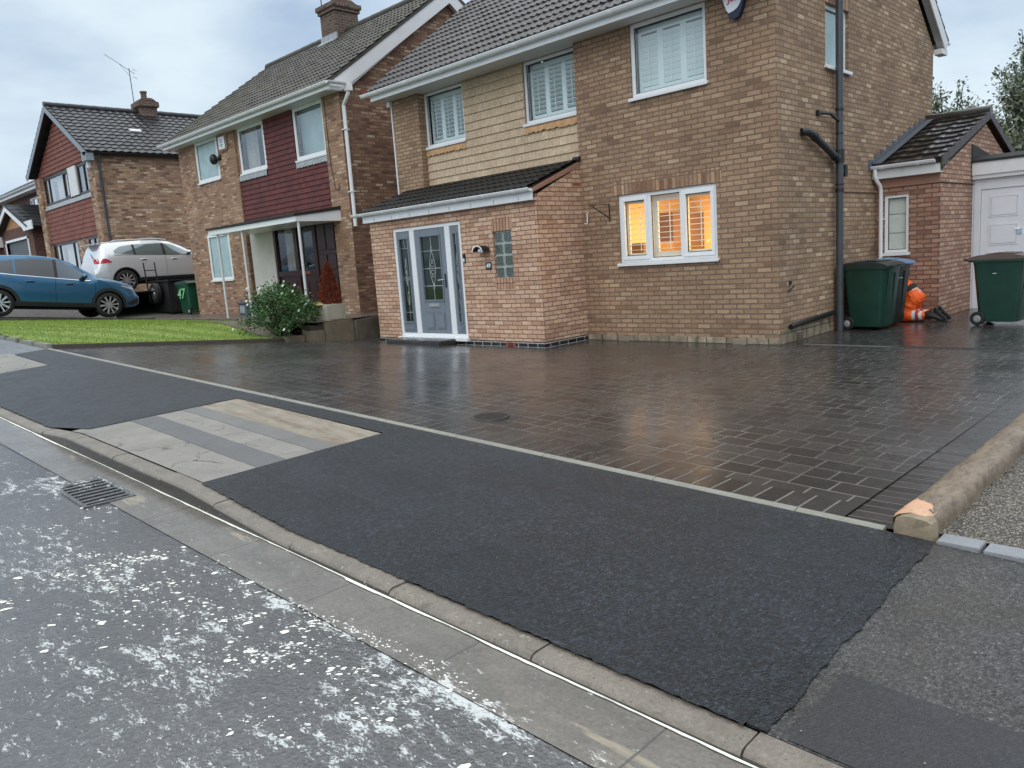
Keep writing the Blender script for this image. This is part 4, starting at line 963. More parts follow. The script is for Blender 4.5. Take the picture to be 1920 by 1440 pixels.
segs = [[(g0, z), (g1, z)] for z in (1.10, 1.43, 1.76)] + [[(mid, .84), (mid, 1.02)], [(mid, 1.85), (mid, 2.03)]] + [lens(mid, 1.10, 1.76, .085, 1), lens(mid, 1.10, 1.76, .085, -1), lens(mid, 1.02, 1.14, .02, 1), lens(mid, 1.02, 1.14, .02, -1), lens(mid, 1.72, 1.85, .02, 1), lens(mid, 1.72, 1.85, .02, -1)]
segs += [[(mid - .05, 1.47), (mid - .05, 1.52), (mid - .02, 1.52), (mid - .02, 1.60), (mid + .02, 1.60), (mid + .02, 1.52), (mid + .05, 1.52), (mid + .05, 1.47), (mid - .05, 1.47)], [(mid - .05, 1.39), (mid - .05, 1.34), (mid - .02, 1.34), (mid - .02, 1.26), (mid + .02, 1.26), (mid + .02, 1.34), (mid + .05, 1.34), (mid + .05, 1.39), (mid - .05, 1.39)]]
came(D, segs)
b = MB(); B(b, mid - .145, mid + .145, -.03, -.012, .70, .765); B(b, mid - .13, mid + .13, -.012, -.004, .712, .753); b.build('letterbox', 'steel', D, bevel=.004)
b = MB(); xh = DX[1] - .075; B(b, xh - .018, xh + .018, -.03, -.018, 1.06, 1.32); b.build('handle_plate', 'black_plastic', D, bevel=.004)
b = MB(); b.tube([(xh, PY - .0 + .018, 1.21), (xh, PY - .035, 1.21), (xh - .02, PY - .045, 1.21), (xh - .135, PY - .045, 1.205)], .011, 8); b.build('handle', 'chrome', D, smooth=40)
for a, e in ((u0 + .078, DX[0] - .143), (DX[1] + .143, u1 - .078)):
    sd_, a0, a1 = leaf('side_light', a, e, .42, 2.03, .085, [(a + .05, e - .05, .235, .36)])
    xm = (a0 + a1) / 2
    sg = [[(a0, 1.85), (a1, 1.85)], [(a0, .60), (a1, .60)], [(xm, .42), (xm, .75)], [(xm, 1.85), (xm, 2.03)]] + [lens(xm, zq, zq + .30, .028, q) for zq in (.72, 1.12, 1.36) for q in (1, -1)] + [curvy(xm, .72, 1.68, .03, 0), [(a0, 1.24), (a1, 1.24)], [(a0, 1.28), (a1, 1.28)]]
    came(sd_, sg, .005)
b = MB(); b.slab([(-7.33, -1.62, .012), (-5.72, -1.62, .012), (-5.72, -1.20, .012), (-7.33, -1.20, .012)], (0, 0, .105)); stp = b.build('door_step', 'paving_side', H, bevel=.012)
# glass block window
gb = MB(); BB = pmap('y', PY); u0, u1, z0, z1 = GBH
BB(gb, u0, u1, -.10, -.045, z0, z1); gbo = gb.build('glass_block_window', 'glass_block_frame', H)
n = 4; w = (u1 - u0) / 2; hgt = (z1 - z0) / n
for i in range(2):
    for j in range(n):
        q = MB(); BB(q, u0 + w * i + .014, u0 + w * (i + 1) - .014, -.05, -.022, z0 + hgt * j + .014, z0 + hgt * (j + 1) - .014); o = q.build('glass_block', 'glass_block_frame', gbo, bevel=.012)
        q = MB(); cx, cz = u0 + w * (i + .5), z0 + hgt * (j + .5)
        pts = [(cx + .082 * max(-1, min(1, 1.5 * math.cos(2 * math.pi * a / 20))), cz + .076 * max(-1, min(1, 1.5 * math.sin(2 * math.pi * a / 20)))) for a in range(20)]
        q.slab([(x, PY + .0235, z) for x, z in pts], (0, -.004, 0)); q.build('glass_face', 'glass_block', o)
# ---- side extension
EX, EY = 1.03, 3.70
ew = MB(); EWN = (.15, .545, 1.145, 2.125); wall(ew, 'y', EY, 0, EX, -.1, 2.45, [EWN]); ew.build('extension_front_wall', 'brick_ext', H)
ew = MB(); wall(ew, 'x', EX, EY, 9.0, -.1, 2.45); ew.poly([(EX, EY, 2.45), (EX, 9.0, 2.45), (EX, 6.35, 3.36)]); ew.quad((0, 9, -.1), (EX, 9, -.1), (EX, 9, 2.45), (0, 9, 2.45)); ew.build('extension_side_wall', 'brick_ext_side', H)
b = MB(); b.box(0, EX, EY - .028, EY, 2.255, 2.43); b.build('band', 'brown_verge', H)
b = MB(); b.box(EX - .01, EX + .024, EY - .026, 5.6, 2.25, 2.262); b.build('band', 'plinth_soil', H)
b = MB(); b.box(-.0, .022, 2.02, EY, 2.195, 2.225); b.build('band', 'brick_side', H)
window(H, 'y', EY, *EWN, fw=.05, inset=.02, glassm='glass', blind=('slab', .005, 'blind_grey'), label='narrow white window of the side extension with pale blind')
b = MB(); 
for z in (1.48, 1.80): b.box(EWN[0] + .05, EWN[1] - .05, EY + .088, EY + .0948, z, z + .006)
b.build('blind_fold', 'pipe_grey', H)
b = MB(); b.box(-.02, EX + .03, EY - .15, EY - .13, 2.41, 2.585); b.box(-.02, EX + .03, EY - .13, EY, 2.41, 2.425); b.build('extension_fascia', 'upvc_dirty', H)
gutter(H, -.10, EX - .03, EY - .205, 2.615, .052, 2, 'extension_gutter', 'upvc')
b = MB(); b.tube([(-.045 + .11, EY - .205, 2.57), (.065, EY - .205, 2.46), (.075, EY - .17, 2.39), (.10, EY - .07, 2.30), (.105, EY - .045, 2.22), (.105, EY - .045, .0)], .034, 12); b.box(.06, .17, EY - .06, EY, 1.72, 1.735); b.build('extension_downpipe', 'upvc', H, smooth=40)
esl = math.atan(.335)
roof(H, (.0, EY - .19, 2.615), (1, 0, 0), (0, math.cos(esl), math.sin(esl)), EX + .06, 2.86 / math.cos(esl), 'roof_ext', tw=.34, g=.335, amp=.012, step=.036, name='extension_roof', prof='flat')
roof(H, (EX + .06, 9.2, 2.615), (-1, 0, 0), (0, -math.cos(esl), math.sin(esl)), EX + .06, 2.86 / math.cos(esl), 'roof_ext', tw=.34, g=.335, amp=.012, step=.036, name='extension_roof', prof='flat')
rb = MB(); ridge(rb, (0, 6.36, 3.585), (EX + .08, 6.36, 3.585), .11, .36); rb.build('ridge', 'roof_ext', H, smooth=50)
for sg in (1, -1):
    b = MB(); N_ = 9
    for i in range(N_):
        a, e = i / N_, (i + 1) / N_ ; 
        def yy(q): return (EY - .20) + 2.86 * q if sg > 0 else 9.2 - 2.86 * q
        za, zb_ = 2.615 + .958 * a, 2.615 + .958 * e
        b.slab([(EX + .052, yy(a), za - .12), (EX + .052, yy(e), zb_ - .12), (EX + .052, yy(e), zb_ + .015), (EX + .052, yy(a), za + .06)], (.024, 0, 0))
    b.build('verge_cap', 'ext_verge', H, bevel=.004)
b = MB()
for i in range(10):
    y = 3.40 + i * .285; z = 2.63 + (y - 3.5) * .335
    b.slab([(0, y - .04, z - .06), (0, y + .285, z + .05), (0, y + .285, z + .145), (0, y - .04, z + .145)], (.012, 0, 0))
b.slab([(.0, 3.50, 2.66), (.16, 3.50, 2.66), (.16, 6.3, 3.60), (.0, 6.3, 3.60)], (0, 0, .014)); b.slab([(.01, 3.48, 2.675), (.03, 3.48, 2.675), (.03, 6.3, 3.62), (.01, 6.3, 3.62)], (0, 0, .02)); b.build('lead_flashing', 'lead', H)
# ------------------------------------------------------------------ things fixed on or standing at the house
G = thing('garage', (2.6, 5.6, 0), 'white flat roofed garage with panelled white door beside the brick extension', 'garage')
GY = 5.55
b = MB(); b.box(1.035, 1.055, GY, 10, 0, 2.4); b.box(4.6, 4.7, GY, 10, 0, 2.4); b.box(1.055, 4.6, 9.9, 10, 0, 2.4); b.box(1.04, 4.7, GY + .04, GY + .06, 2.12, 2.36); b.build('wall', 'garage_white', G)
b = MB(); b.box(1.06, 1.165, GY, GY + .09, 0, 2.335); b.box(3.62, 3.75, GY, GY + .09, 0, 2.335); b.box(1.165, 3.62, GY + .01, GY + .09, 2.14, 2.335); b.box(3.75, 4.7, GY + .02, GY + .09, 0, 2.335); b.build('door_frame', 'garage_white', G, bevel=.005)
b = MB(); b.box(1.045, 4.8, GY - .10, GY - .07, 2.40, 2.62); b.box(1.045, 4.8, GY - .07, GY, 2.33, 2.41); b.build('fascia', 'white_paint', G)
b = MB(); b.prism([(GY - .12, 2.62), (10.1, 2.62), (10.1, 2.80), (GY + .1, 2.74), (GY - .12, 2.66)], 'x', 1.04, 4.85); b.slab([(1.035, GY - .12, 2.62), (1.035, 7.6, 2.62), (1.035, 7.6, 2.72), (1.035, GY - .12, 2.95)], (.012, 0, 0)); b.build('roof', 'felt', G)
d = MB(); d.box(1.172, 3.615, GY + .03, GY + .07, .02, 2.13); do = d.build('door', 'garage_white', G)
for i in range(4):
    for j in range(4):
        q = MB(); a = 1.30 + i * .60; z = .14 + j * .50; q.box(a, a + .46, GY + .022, GY + .03, z, z + .38); q.box(a + .03, a + .43, GY + .016, GY + .022, z + .03, z + .35); q.build('door_panel', 'garage_white', do, bevel=.006)
b = MB(); b.box(1.74, 1.82, GY + .012, GY + .03, 1.32, 1.42); b.tube([(1.78, GY + .012, 1.41), (1.78, GY - .02, 1.41), (1.72, GY - .025, 1.415)], .008, 8); b.build('handle', 'chrome', do)
A = thing('alarm_box', (-.56, 0, 4.62), 'white and navy shield shaped alarm box with red letters under the eaves', 'alarm')
pts = [(-.715, 5.0), (-.715, 4.86), (-.665, 4.70), (-.635, 4.635), (-.56, 4.615), (-.495, 4.64), (-.455, 4.72), (-.405, 4.88), (-.405, 5.0)]
b = MB(); b.slab([(x, -.002, z - .03) for x, z in pts], (0, -.075, 0)); b.build('casing', 'alarm_blue', A, bevel=.008)
pts = [(-.72, 4.97), (-.715, 4.86), (-.668, 4.735), (-.635, 4.69), (-.56, 4.705), (-.50, 4.735), (-.458, 4.79), (-.42, 4.88), (-.415, 4.97)]
b = MB(); b.slab([(x - .012, -.078, z - .012) for x, z in pts], (0, -.016, 0)); b.build('face', 'alarm_white', A, bevel=.004)
text_mesh('JSL', .135, 'lettering', 'alarm_red', A, Matrix.Translation((-.575, -.096, 4.865)) @ Matrix.Rotation(R(90), 4, 'X'), .003, .002)
A = thing('house_number_sign', (-4.755, PY, 1.41), 'small square slate plate with white number 49 beside the glass block window', 'sign')
b = MB(); b.box(-4.825, -4.685, PY - .014, PY, 1.345, 1.475); b.build('plate', 'sign_slate', A, bevel=.003)
text_mesh('49', .105, 'lettering', 'sign_white', A, Matrix.Translation((-4.755, PY - .0145, 1.41)) @ Matrix.Rotation(R(90), 4, 'X'), .0015, .003)
A = thing('wall_lamp', (-4.82, PY, 1.72), 'black half round outdoor wall lamp above the house number', 'lamp')
b = MB(); n = 14; pr = [(-.13 * math.cos(math.pi * i / n), .105 * math.sin(math.pi * i / n)) for i in range(n + 1)]; pi_ = [(-.112 * math.cos(math.pi * i / n), .088 * math.sin(math.pi * i / n)) for i in range(n + 1)]
b.prism([(-4.82 + x, 1.665 + z) for x, z in pr] + [(-4.82 + x, 1.665 + z) for x, z in pi_[::-1]], 'y', PY - .20, PY - .02); b.build('hood', 'black_plastic', A, smooth=30)
b = MB(); b.prism([(-4.82 + x * .985, 1.665 + z * .985) for x, z in pi_] , 'y', PY - .022, PY - .001); b.build('back_plate', 'black_plastic', A)
b = MB(); b.prism([(-4.82 + x * 1.01, 1.665 + z * 1.01) for x, z in pr] + [(-4.82 + x, 1.665 + z) for x, z in pi_[::-1]], 'y', PY - .206, PY - .199); b.build('trim', 'sign_white', A, smooth=30)
b = MB(); b.ball((-4.82, PY - .10, 1.68), (.05, .07, .045), 12, 8); b.build('bulb', 'alarm_white', A, smooth='all')
A = thing('doorbell', (-5.375, PY, 1.565), 'small black and grey doorbell button beside the white door frame', 'doorbell')
b = MB(); b.box(-5.405, -5.345, PY - .025, PY, 1.49, 1.65); b.build('casing', 'black_plastic', A, bevel=.006)
b = MB(); b.box(-5.398, -5.352, PY - .029, PY - .024, 1.50, 1.575); b.build('button', 'pale_print', A, bevel=.003)
A = thing('hanging_basket_bracket', (-2.95, 0, 2.1), 'empty black iron hanging basket bracket on the brick wall beside the porch', 'bracket')
b = MB(); b.tube([(-2.95, -.012, 2.0), (-2.95, -.012, 2.30)], .010, 8); b.tube([(-2.95, -.014, 2.285), (-2.99, -.07, 2.285), (-3.13, -.30, 2.285)], .007, 8)
b.tube([(-2.95, -.016, 2.06), (-3.11, -.27, 2.27)], .010, 8); b.tube([(-3.13 + .012 * math.cos(a), -.30 + .02 * math.cos(a), 2.27 + .022 * math.sin(a)) for a in lin(-2, 3.6, 10)], .006, 6); b.build('frame', 'black_iron', A, smooth=40)
A = thing('wall_hook', (-3.42, 0, 2.02), 'small pale metal hook on the wall at the porch corner', 'hook')
b = MB(); b.tube([(-3.40, -.01, 2.18), (-3.40, -.045, 2.18), (-3.40, -.05, 2.02), (-3.425, -.06, 2.0), (-3.45, -.06, 2.015)], .009, 8); b.build('hook_body', 'alarm_white', A, smooth=40)
# ------------------------------------------------------------------ the next house (dark red tiles)
N = thing('red_tiled_house', (-15, 0, .46), 'brown brick house with dark red hung tiles and white canopy on thin posts', 'house')
NZ, ZB = 5.56, .3
W1 = (-18.28, -16.83, 4.40, 5.56); GW = (-18.22, -16.80, 1.50, 2.86); W2 = (-15.64, -14.20, 4.35, 5.56); W3 = (-12.67, -11.28, 4.31, 5.56)
m = MB(); wall(m, 'y', 0, -19.5, -15.78, ZB, NZ, [W1, GW]); wall(m, 'y', 0, -11.25, -10.5, ZB, NZ); wall(m, 'y', .06, -15.78, -11.25, 2.75, NZ, [W2, W3])
m.quad((-11.25, 0, ZB), (-11.25, .3, ZB), (-11.25, .3, NZ), (-11.25, 0, NZ)); m.quad((-15.78, 0, ZB), (-15.78, .3, ZB), (-15.78, .3, NZ), (-15.78, 0, NZ))
m.quad((-19.5, 0, ZB), (-19.5, 7, ZB), (-19.5, 7, NZ), (-19.5, 0, NZ)); m.poly([(-19.5, 0, NZ), (-19.5, 7, NZ), (-19.5, 3.5, 8.1)]); m.quad((-19.5, 7, ZB), (-10.5, 7, ZB), (-10.5, 7, NZ), (-19.5, 7, NZ))
m.build('wall', 'brick_neigh', N)
m = MB(); wall(m, 'x', -10.5, 0, 7, ZB, NZ); m.poly([(-10.5, 0, NZ), (-10.5, 7, NZ), (-10.5, 3.5, 8.1)]); m.build('gable_wall', 'brick_neigh_gable', N)
kw = dict(fw=.085, inset=-.01)
window(N, 'y', 0, *W1, glassm='glass_frost', blind=None, **kw)
window(N, 'y', 0, *GW, glassm='glass_frost', **kw)
window(N, 'y', .06, *W2, glassm='glass_strong', blind=('curtain', .18, [(.0, .42)]), **kw)
window(N, 'y', .06, *W3, glassm='glass_strong', blind=('slab', .12, 'glass_frost'), **kw)
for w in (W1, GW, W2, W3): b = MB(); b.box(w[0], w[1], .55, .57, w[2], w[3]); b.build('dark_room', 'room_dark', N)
b = MB()
for w, y in ((W1, -.012), (W2, .045), (W3, .045)): b.box(w[0], w[1], y - .008, y + .01, NZ - .02 - .0, NZ + .03)
b.build('window_head', 'upvc_soffit', N)
t = MB(); lap(t, -15.78, -11.25, .06, 2.98, 4.15, .13); lap(t, -14.18, -12.69, .06, 4.15, 5.58, .13); t.build('tile_hanging', 'tile_red', N, uv=lambda c: np.stack([c[:, 0], c[:, 2] - 2.98], 1))
for a, e, zt in ((-15.76, -14.2, 4.31), (-12.69, -11.26, 4.27)):
    n = 26; xs = lin(a, e, n); b = MB()
    b.add([(x, .008, zt - .17 + .035 * abs(math.sin(i * 1.25))) for i, x in enumerate(xs)] + [(x, .02, zt) for x in xs], [(i, i + 1, n + 2 + i, n + 1 + i) for i in range(n)]); b.build('lead_apron', 'lead_light', N)
    b = MB(); b.box(a, e, .03, .058, 4.14, zt); b.build('backing', 'tile_red', N)
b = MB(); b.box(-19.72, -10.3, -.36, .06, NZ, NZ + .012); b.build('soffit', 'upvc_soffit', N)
b = MB(); b.box(-19.72, -10.28, -.376, -.36, NZ - .012, NZ + .16); b.box(-10.42, -10.28, -.36, -.05, NZ - .03, NZ + .05); b.build('fascia', 'upvc', N)
go = gutter(N, -19.85, -10.22, -.435, NZ + .13, .06, 7)
gutter(N, -.49, .12, -10.20, NZ + .13, .058, 0, axis='y')
b = MB(); b.tube([(-10.20, .06, NZ + .10), (-10.20, .06, NZ - .08), (-10.36, .05, NZ - .26), (-10.42, .05, NZ - .32), (-10.42, .05, 2.52)], .044, 8); b.box(-10.27, -10.13, -.0, .14, NZ - .04, NZ + .12)
for z in (4.7, 3.3): b.box(-10.5, -10.37, -.02, .12, z, z + .02)
b.build('downpipe', 'upvc', N, smooth=40)
sl = math.atan(.70)
roof(N, (-19.66, -.43, NZ + .13), (1, 0, 0), (0, math.cos(sl), math.sin(sl)), 9.34, 3.93 / math.cos(sl), 'roof_neigh', tw=.30, g=.31, amp=.026, step=.034)
roof(N, (-10.32, 7.43, NZ + .13), (-1, 0, 0), (0, -math.cos(sl), math.sin(sl)), 9.34, 3.93 / math.cos(sl), 'roof_neigh', tw=.30, g=.31, amp=.026)
rb = MB(); ridge(rb, (-19.66, 3.5, 8.46), (-10.32, 3.5, 8.46)); rb.build('ridge', 'roof_neigh', N, smooth=50)
b = MB()
for sg in (1, -1):
    y = lambda q: 3.5 + sg * (q - 3.5)
    b.slab([(-10.36, y(-.42), NZ + .09), (-10.36, y(3.5), 8.36), (-10.36, y(3.5), 8.02), (-10.36, y(-.0), NZ - .0)], (.024, 0, 0))
b.build('barge_board', 'white_paint', N)
b = MB(); b.slab([(-10.48, .0, NZ + .01), (-10.48, 3.5, 8.10), (-10.48, 7, NZ + .01), (-10.48, 6.9, NZ + .0), (-10.48, 3.5, 8.06), (-10.48, .1, NZ)], (.12, 0, 0)); b.build('verge_soffit', 'upvc_soffit', N)
C_ = MB(); C_.box(-15.62, -14.84, 3.1, 3.9, 7.6, 8.98); co = C_.build('chimney', 'brick_chimney', N)
b = MB(); b.box(-15.67, -14.79, 3.05, 3.95, 8.98, 9.08); b.box(-15.71, -14.75, 3.01, 3.99, 9.08, 9.20); b.prism([(3.06, 9.20), (3.94, 9.20), (3.7, 9.32), (3.3, 9.32)], 'x', -15.64, -14.82); b.build('chimney_cap', 'brick_chimney', co)
b = MB(); b.lathe([(.15, 9.28), (.14, 9.34), (.115, 9.42), (.12, 9.60), (.15, 9.63), (.15, 9.68), (.11, 9.68), (.11, 9.4)], (-15.03, 3.5, 0), 18); b.build('chimney_pot', 'terracotta_pot', co, smooth=30)
b = MB(); b.lathe([(.10, 9.28), (.10, 9.55), (.16, 9.58), (.16, 9.80), (.02, 9.86)], (-15.40, 3.5, 0), 14); b.build('chimney_cowl', 'zinc', co, smooth=30)
b = MB(); b.box(-15.64, -14.82, 3.06, 3.11, 8.0, 8.36); b.slab([(-15.7, 2.95, 8.10), (-14.8, 2.95, 8.10), (-14.8, 3.12, 8.22), (-15.7, 3.12, 8.22)], (0, 0, .03)); b.build('chimney_flashing', 'lead_light', co)
b = MB(); b.box(-10.5, -10.49, .62, .90, 5.46, 5.68); b.build('vent', 'terracotta', N)
# ground floor front under the canopy
RY = .10
b = MB(); b.box(-15.68, -14.40, RY - .03, RY + .1, .45, 2.95); b.build('render_panel', 'render_white', N)
J = MB(); BJ = pmap('y', RY)
def rect(mb, a, e, z0, z1, w=.07, d0=-.06, d1=.02): BJ(mb, a, a + w, d0, d1, z0, z1); BJ(mb, e - w, e, d0, d1, z0, z1); BJ(mb, a + w, e - w, d0, d1, z1 - w, z1); BJ(mb, a + w, e - w, d0, d1, z0, z0 + w)
rect(J, -14.40, -13.28, .47, 2.95, .09); rect(J, -13.28, -12.36, .47, 2.95, .08); rect(J, -12.36, -11.27, .47, 2.95, .08)
for a, e in ((-14.31, -13.37), (-13.20, -12.44)): BJ(J, a, e, -.06, .015, 1.46, 1.60); BJ(J, a, e, -.06, -.02, .56, 1.46)
BJ(J, -12.28, -11.35, -.06, -.01, .55, 2.87)
jo = J.build('entrance_screen', 'joinery', N, bevel=.006)
for a, e in ((-14.31, -13.37), (-13.20, -12.44)):
    q = MB(); BJ(q, a, e, -.045, -.035, 1.60, 2.86); q.build('glazing', 'glass', jo)
    w = (e - a) / 2
    for i in range(2): q = MB(); BJ(q, a + w * i + .05, a + w * (i + 1) - .05, -.02, -.005, .65, 1.30); q.build('panel', 'joinery', jo, bevel=.008)
for z0, z1 in ((.66, 1.42), (1.56, 1.95), (2.05, 2.76)):
    for i in range(2): q = MB(); a = -12.22 + i * .42; BJ(q, a, a + .36, -.01, .006, z0, z1); q.build('panel', 'joinery', jo, bevel=.008)
q = MB(); BJ(q, -12.98, -12.68, .015, .03, 1.50, 1.56); q.build('letterbox', 'terracotta', jo)
b = MB(); n = 44
for a, e in ((-14.25, -13.85), (-12.62, -12.46)):
    xs = lin(a, e, n)
    for i in range(n): b.quad((xs[i], RY + .26 + .03 * math.sin(i * 1.3), 1.6), (xs[i + 1], RY + .26 + .03 * math.sin((i + 1) * 1.3), 1.6), (xs[i + 1], RY + .26 + .03 * math.sin((i + 1) * 1.3), 2.86), (xs[i], RY + .26 + .03 * math.sin(i * 1.3), 2.86))
b.build('curtain', 'curtain', N, smooth='all')
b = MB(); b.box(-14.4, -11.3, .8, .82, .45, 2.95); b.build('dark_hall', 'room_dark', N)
b = MB(); b.prism([(-1.22, 2.69), (0, 2.69), (0, 2.95), (-1.22, 2.81)], 'x', -15.46, -10.91); CO = b.build('canopy', 'upvc', N)
b = MB(); b.prism([(-1.26, 2.815), (0, 2.955), (.0, 3.04), (-.15, 3.01), (-1.26, 2.87)], 'x', -15.50, -10.88); b.build('canopy_felt', 'felt', CO)
for x in (-15.10, -13.72, -10.96): b = MB(); b.cyl((x, -1.13, .44), (x, -1.13, 2.70), .032, n=10); b.build('post', 'steel_post', CO, smooth=40)
b = MB(); b.tube([(-11.12, -.01, NZ), (-11.10, -.012, 4.0), (-11.0, -.012, 3.42), (-10.86, -.012, 3.40), (-10.82, -.012, 3.55)], .008, 5); b.build('cable', 'black_plastic', N)
A = thing('burglar_alarm', (-16.35, 0, 5.30), 'small square cream alarm box under the eaves of the red tiled house', 'alarm')
b = MB(); b.box(-16.56, -16.16, -.085, .0, 5.10, 5.48); b.build('casing', 'yellow_cream' if 0 else 'vent_cream', A, bevel=.03)
b = MB(); b.box(-16.55, -16.17, -.092, -.084, 5.13, 5.47); b.build('face', 'alarm_white', A, bevel=.02)
b = MB()
for z, w in ((5.36, .13), (5.30, .10), (5.24, .14), (5.19, .08)):
    b.box(-16.36 - w, -16.36 + w * .6, -.0945, -.0915, z, z + .022)
b.build('print', 'pipe_grey', A)
A = thing('floodlight', (-16.80, 0, 4.92), 'round black outdoor floodlight on the brickwork beside the frosted window', 'lamp')
b = MB(); b.ball((-16.90, -.12, 4.92), (.13, .11, .15), 12, 8); b.cyl((-16.72, -.01, 4.95), (-16.82, -.11, 4.93), .035); b.box(-16.78, -16.66, -.02, 0, 4.88, 5.02); b.build('casing', 'black_plastic', A, smooth=50)
GT = thing('side_gate', (-9.6, .9, .46), 'dark red boarded side gate between the two houses', 'gate')
b = MB()
for i in range(9): x = -10.48 + i * .2; b.box(x + .004, x + .196, .92, .95, .50, 2.42 - .0)
b.build('board_panel', 'joinery', GT)
b = MB(); b.box(-10.49, -8.60, .90, .92, .75, .87); b.box(-10.49, -8.60, .90, .92, 2.05, 2.17); b.box(-10.5, -10.40, .88, 1.0, .46, 2.5); b.build('gate_frame', 'joinery', GT)
for z in (1.0 + .1, 2.1): b = MB(); b.box(-10.42, -10.0, .885, .90, z, z + .035); b.box(-10.45, -10.40, .88, .90, z - .05, z + .085); b.build('hinge', 'black_iron', GT)
LWL = thing('retaining_wall', (-9.3, -1.2, 0), 'low dark stained concrete retaining wall below the gate and planter', 'wall')
b = MB(); b.prism([(.9, -.1), (-1.02, -.1), (-1.02, .42), (.9, .54)], 'x', -9.42, -9.22); b.build('wall_body', 'concrete_dark', LWL, bevel=.01)
b = MB(); b.box(-9.62, -9.28, -1.75, -1.03, -.05, .46); b.box(-9.62, -9.30, -2.12, -1.76, -.05, .30); b.build('end_block', 'concrete_block', LWL, bevel=.015)
b = MB(); b.box(-9.70, -9.50, -2.55, -2.13, .0, .22); b.build('low_block', 'concrete_block', LWL, bevel=.01)
# ------------------------------------------------------------------ third house: orange-brown tiled gable
T = thing('gabled_house', (-31.1, 0, 1.3), 'brown brick house with orange brown tiled gable front and dark framed windows', 'house')
TZ = 6.5
m = MB(); wall(m, 'y', 0, -34.97, -34.3, 1.2, TZ); wall(m, 'y', 0, -27.9, -27.2, 1.2, TZ); wall(m, 'y', .12, -34.3, -27.9, 1.2, TZ, [(-34.2, -30.7, 1.9, 3.58), (-29.45, -28.0, 1.9, 3.58), (-34.15, -27.95, 5.25, 6.44)])
m.quad((-34.97, 0, 1.2), (-34.97, 9, 1.2), (-34.97, 9, TZ), (-34.97, 0, TZ)); wall(m, 'x', -27.2, 0, 9, 1.2, TZ)
for x in (-34.3, -27.9): m.quad((x, 0, 1.2), (x, .12, 1.2), (x, .12, TZ), (x, 0, TZ))
m.quad((-34.97, 9, 1.2), (-27.2, 9, 1.2), (-27.2, 9, TZ), (-34.97, 9, TZ)); m.build('wall', 'brick_third', T)
t = MB(); lap(t, -34.3, -27.9, .11, 3.60, 5.06, .185); 
t.build('tile_hanging', 'tile_orange', T, uv=lambda c: np.stack([c[:, 0], c[:, 2] - 3.6], 1))
t = MB(); n = 12
for i in range(n):
    a, e = TZ - .02 + (8.62 - TZ) * i / n, TZ - .02 + (8.62 - TZ) * (i + 1) / n
    hw = 3.75 * (1 - i / n) + .02; t.add([(-31.1 - hw, .06, a), (-31.1 + hw, .06, a), (-31.1 + hw * (1 - 1 / (n - i + .001)), .09, e), (-31.1 - hw * (1 - 1 / (n - i + .001)), .09, e), (-31.1 - hw, .1, a), (-31.1 + hw, .1, a)], [(0, 1, 2, 3), (4, 5, 1, 0)])
t.build('gable_tiles', 'tile_orange', T)
for a, e, z0, z1, cols in ((-34.15, -30.62, 5.25, 6.44, ((0, .2, 0), (.2, .78, 0), (.78, 1, 1))), (-29.5, -27.95, 5.25, 6.44, ((0, .5, 0), (.5, 1, 0))), (-34.2, -30.7, 1.9, 3.58, ((0, .25, 0), (.25, .8, 0), (.8, 1, 0))), (-29.45, -28.0, 1.9, 3.58, ((0, .5, 0), (.5, 1, 0)))):
    window(T, 'y', .12, a, e, z0, z1, cols=cols, fw=.10, inset=.0, fm='dark_brown', sill=False, glassm='glass_strong', blind=('curtain', .15, [(0, .16), (.34, .72), (.86, 1)]))
b = MB(); b.box(-30.55, -29.56, .07, .13, 5.30, 6.44); b.build('white_panel', 'white_paint', T)
b = MB(); b.box(-28.05, -27.85, .06, .12, 5.30, 6.5); b.build('white_panel', 'white_paint', T)
b = MB(); b.slab([(-34.3, .05, 5.06), (-27.88, .05, 5.06), (-27.88, .10, 5.24), (-34.3, .10, 5.24)], (0, .02, 0)); b.build('lead_apron', 'lead_light', T)
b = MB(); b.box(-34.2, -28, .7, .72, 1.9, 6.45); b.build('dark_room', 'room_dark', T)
sl = math.atan(.575); ov = .28
roof(T, (-26.95, -.26, TZ + .10), (0, 1, 0), (-math.cos(sl), 0, math.sin(sl)), 9.4, 4.15 / math.cos(sl), 'roof_third', tw=.30, g=.36, amp=.035, step=.035, prof='pan', nsub=8)
roof(T, (-35.25, 9.14, TZ + .10), (0, -1, 0), (math.cos(sl), 0, math.sin(sl)), 9.4, 4.15 / math.cos(sl), 'roof_third', tw=.30, g=.36, amp=.035, step=.035, prof='pan', nsub=8)
rb = MB(); ridge(rb, (-31.1, -.26, 9.03), (-31.1, 9.1, 9.03), .12); rb.build('ridge', 'roof_third', T, smooth=50)
b = MB()
for sg in (1, -1): b.slab([(-31.1 + sg * 4.18, -.27, TZ + .07), (-31.1, -.27, 8.98), (-31.1, -.27, 8.74), (-31.1 + sg * 3.95, -.27, TZ - .06)], (0, .024, 0))
b.box(-27.5, -26.98, -.27, .0, TZ - .22, TZ + .1); b.build('barge_board', 'dark_brown' if 0 else 'zinc', T)
b = MB(); b.box(-27.18, -26.97, .0, 9, TZ - .02, TZ + .09); b.build('fascia', 'dark_brown', T)
gutter(T, .0, 9.1, -26.90, TZ + .08, .06, 0, mat='black_plastic', axis='y')
b = MB(); b.tube([(-27.0, .20, TZ), (-27.13, .20, TZ - .25), (-27.13, .20, 1.3)], .05, 8); b.build('downpipe', 'pipe_grey', T, smooth=40)
b = MB(); b.box(-27.55, -27.35, -.12, .0, 6.05, 6.4); b.build('alarm', 'alarm_white', T, bevel=.02)
b = MB(); b.box(-31.5, -30.72, 3.45, 4.15, 8.6, 9.35); co = b.build('chimney', 'brick_chimney', T)
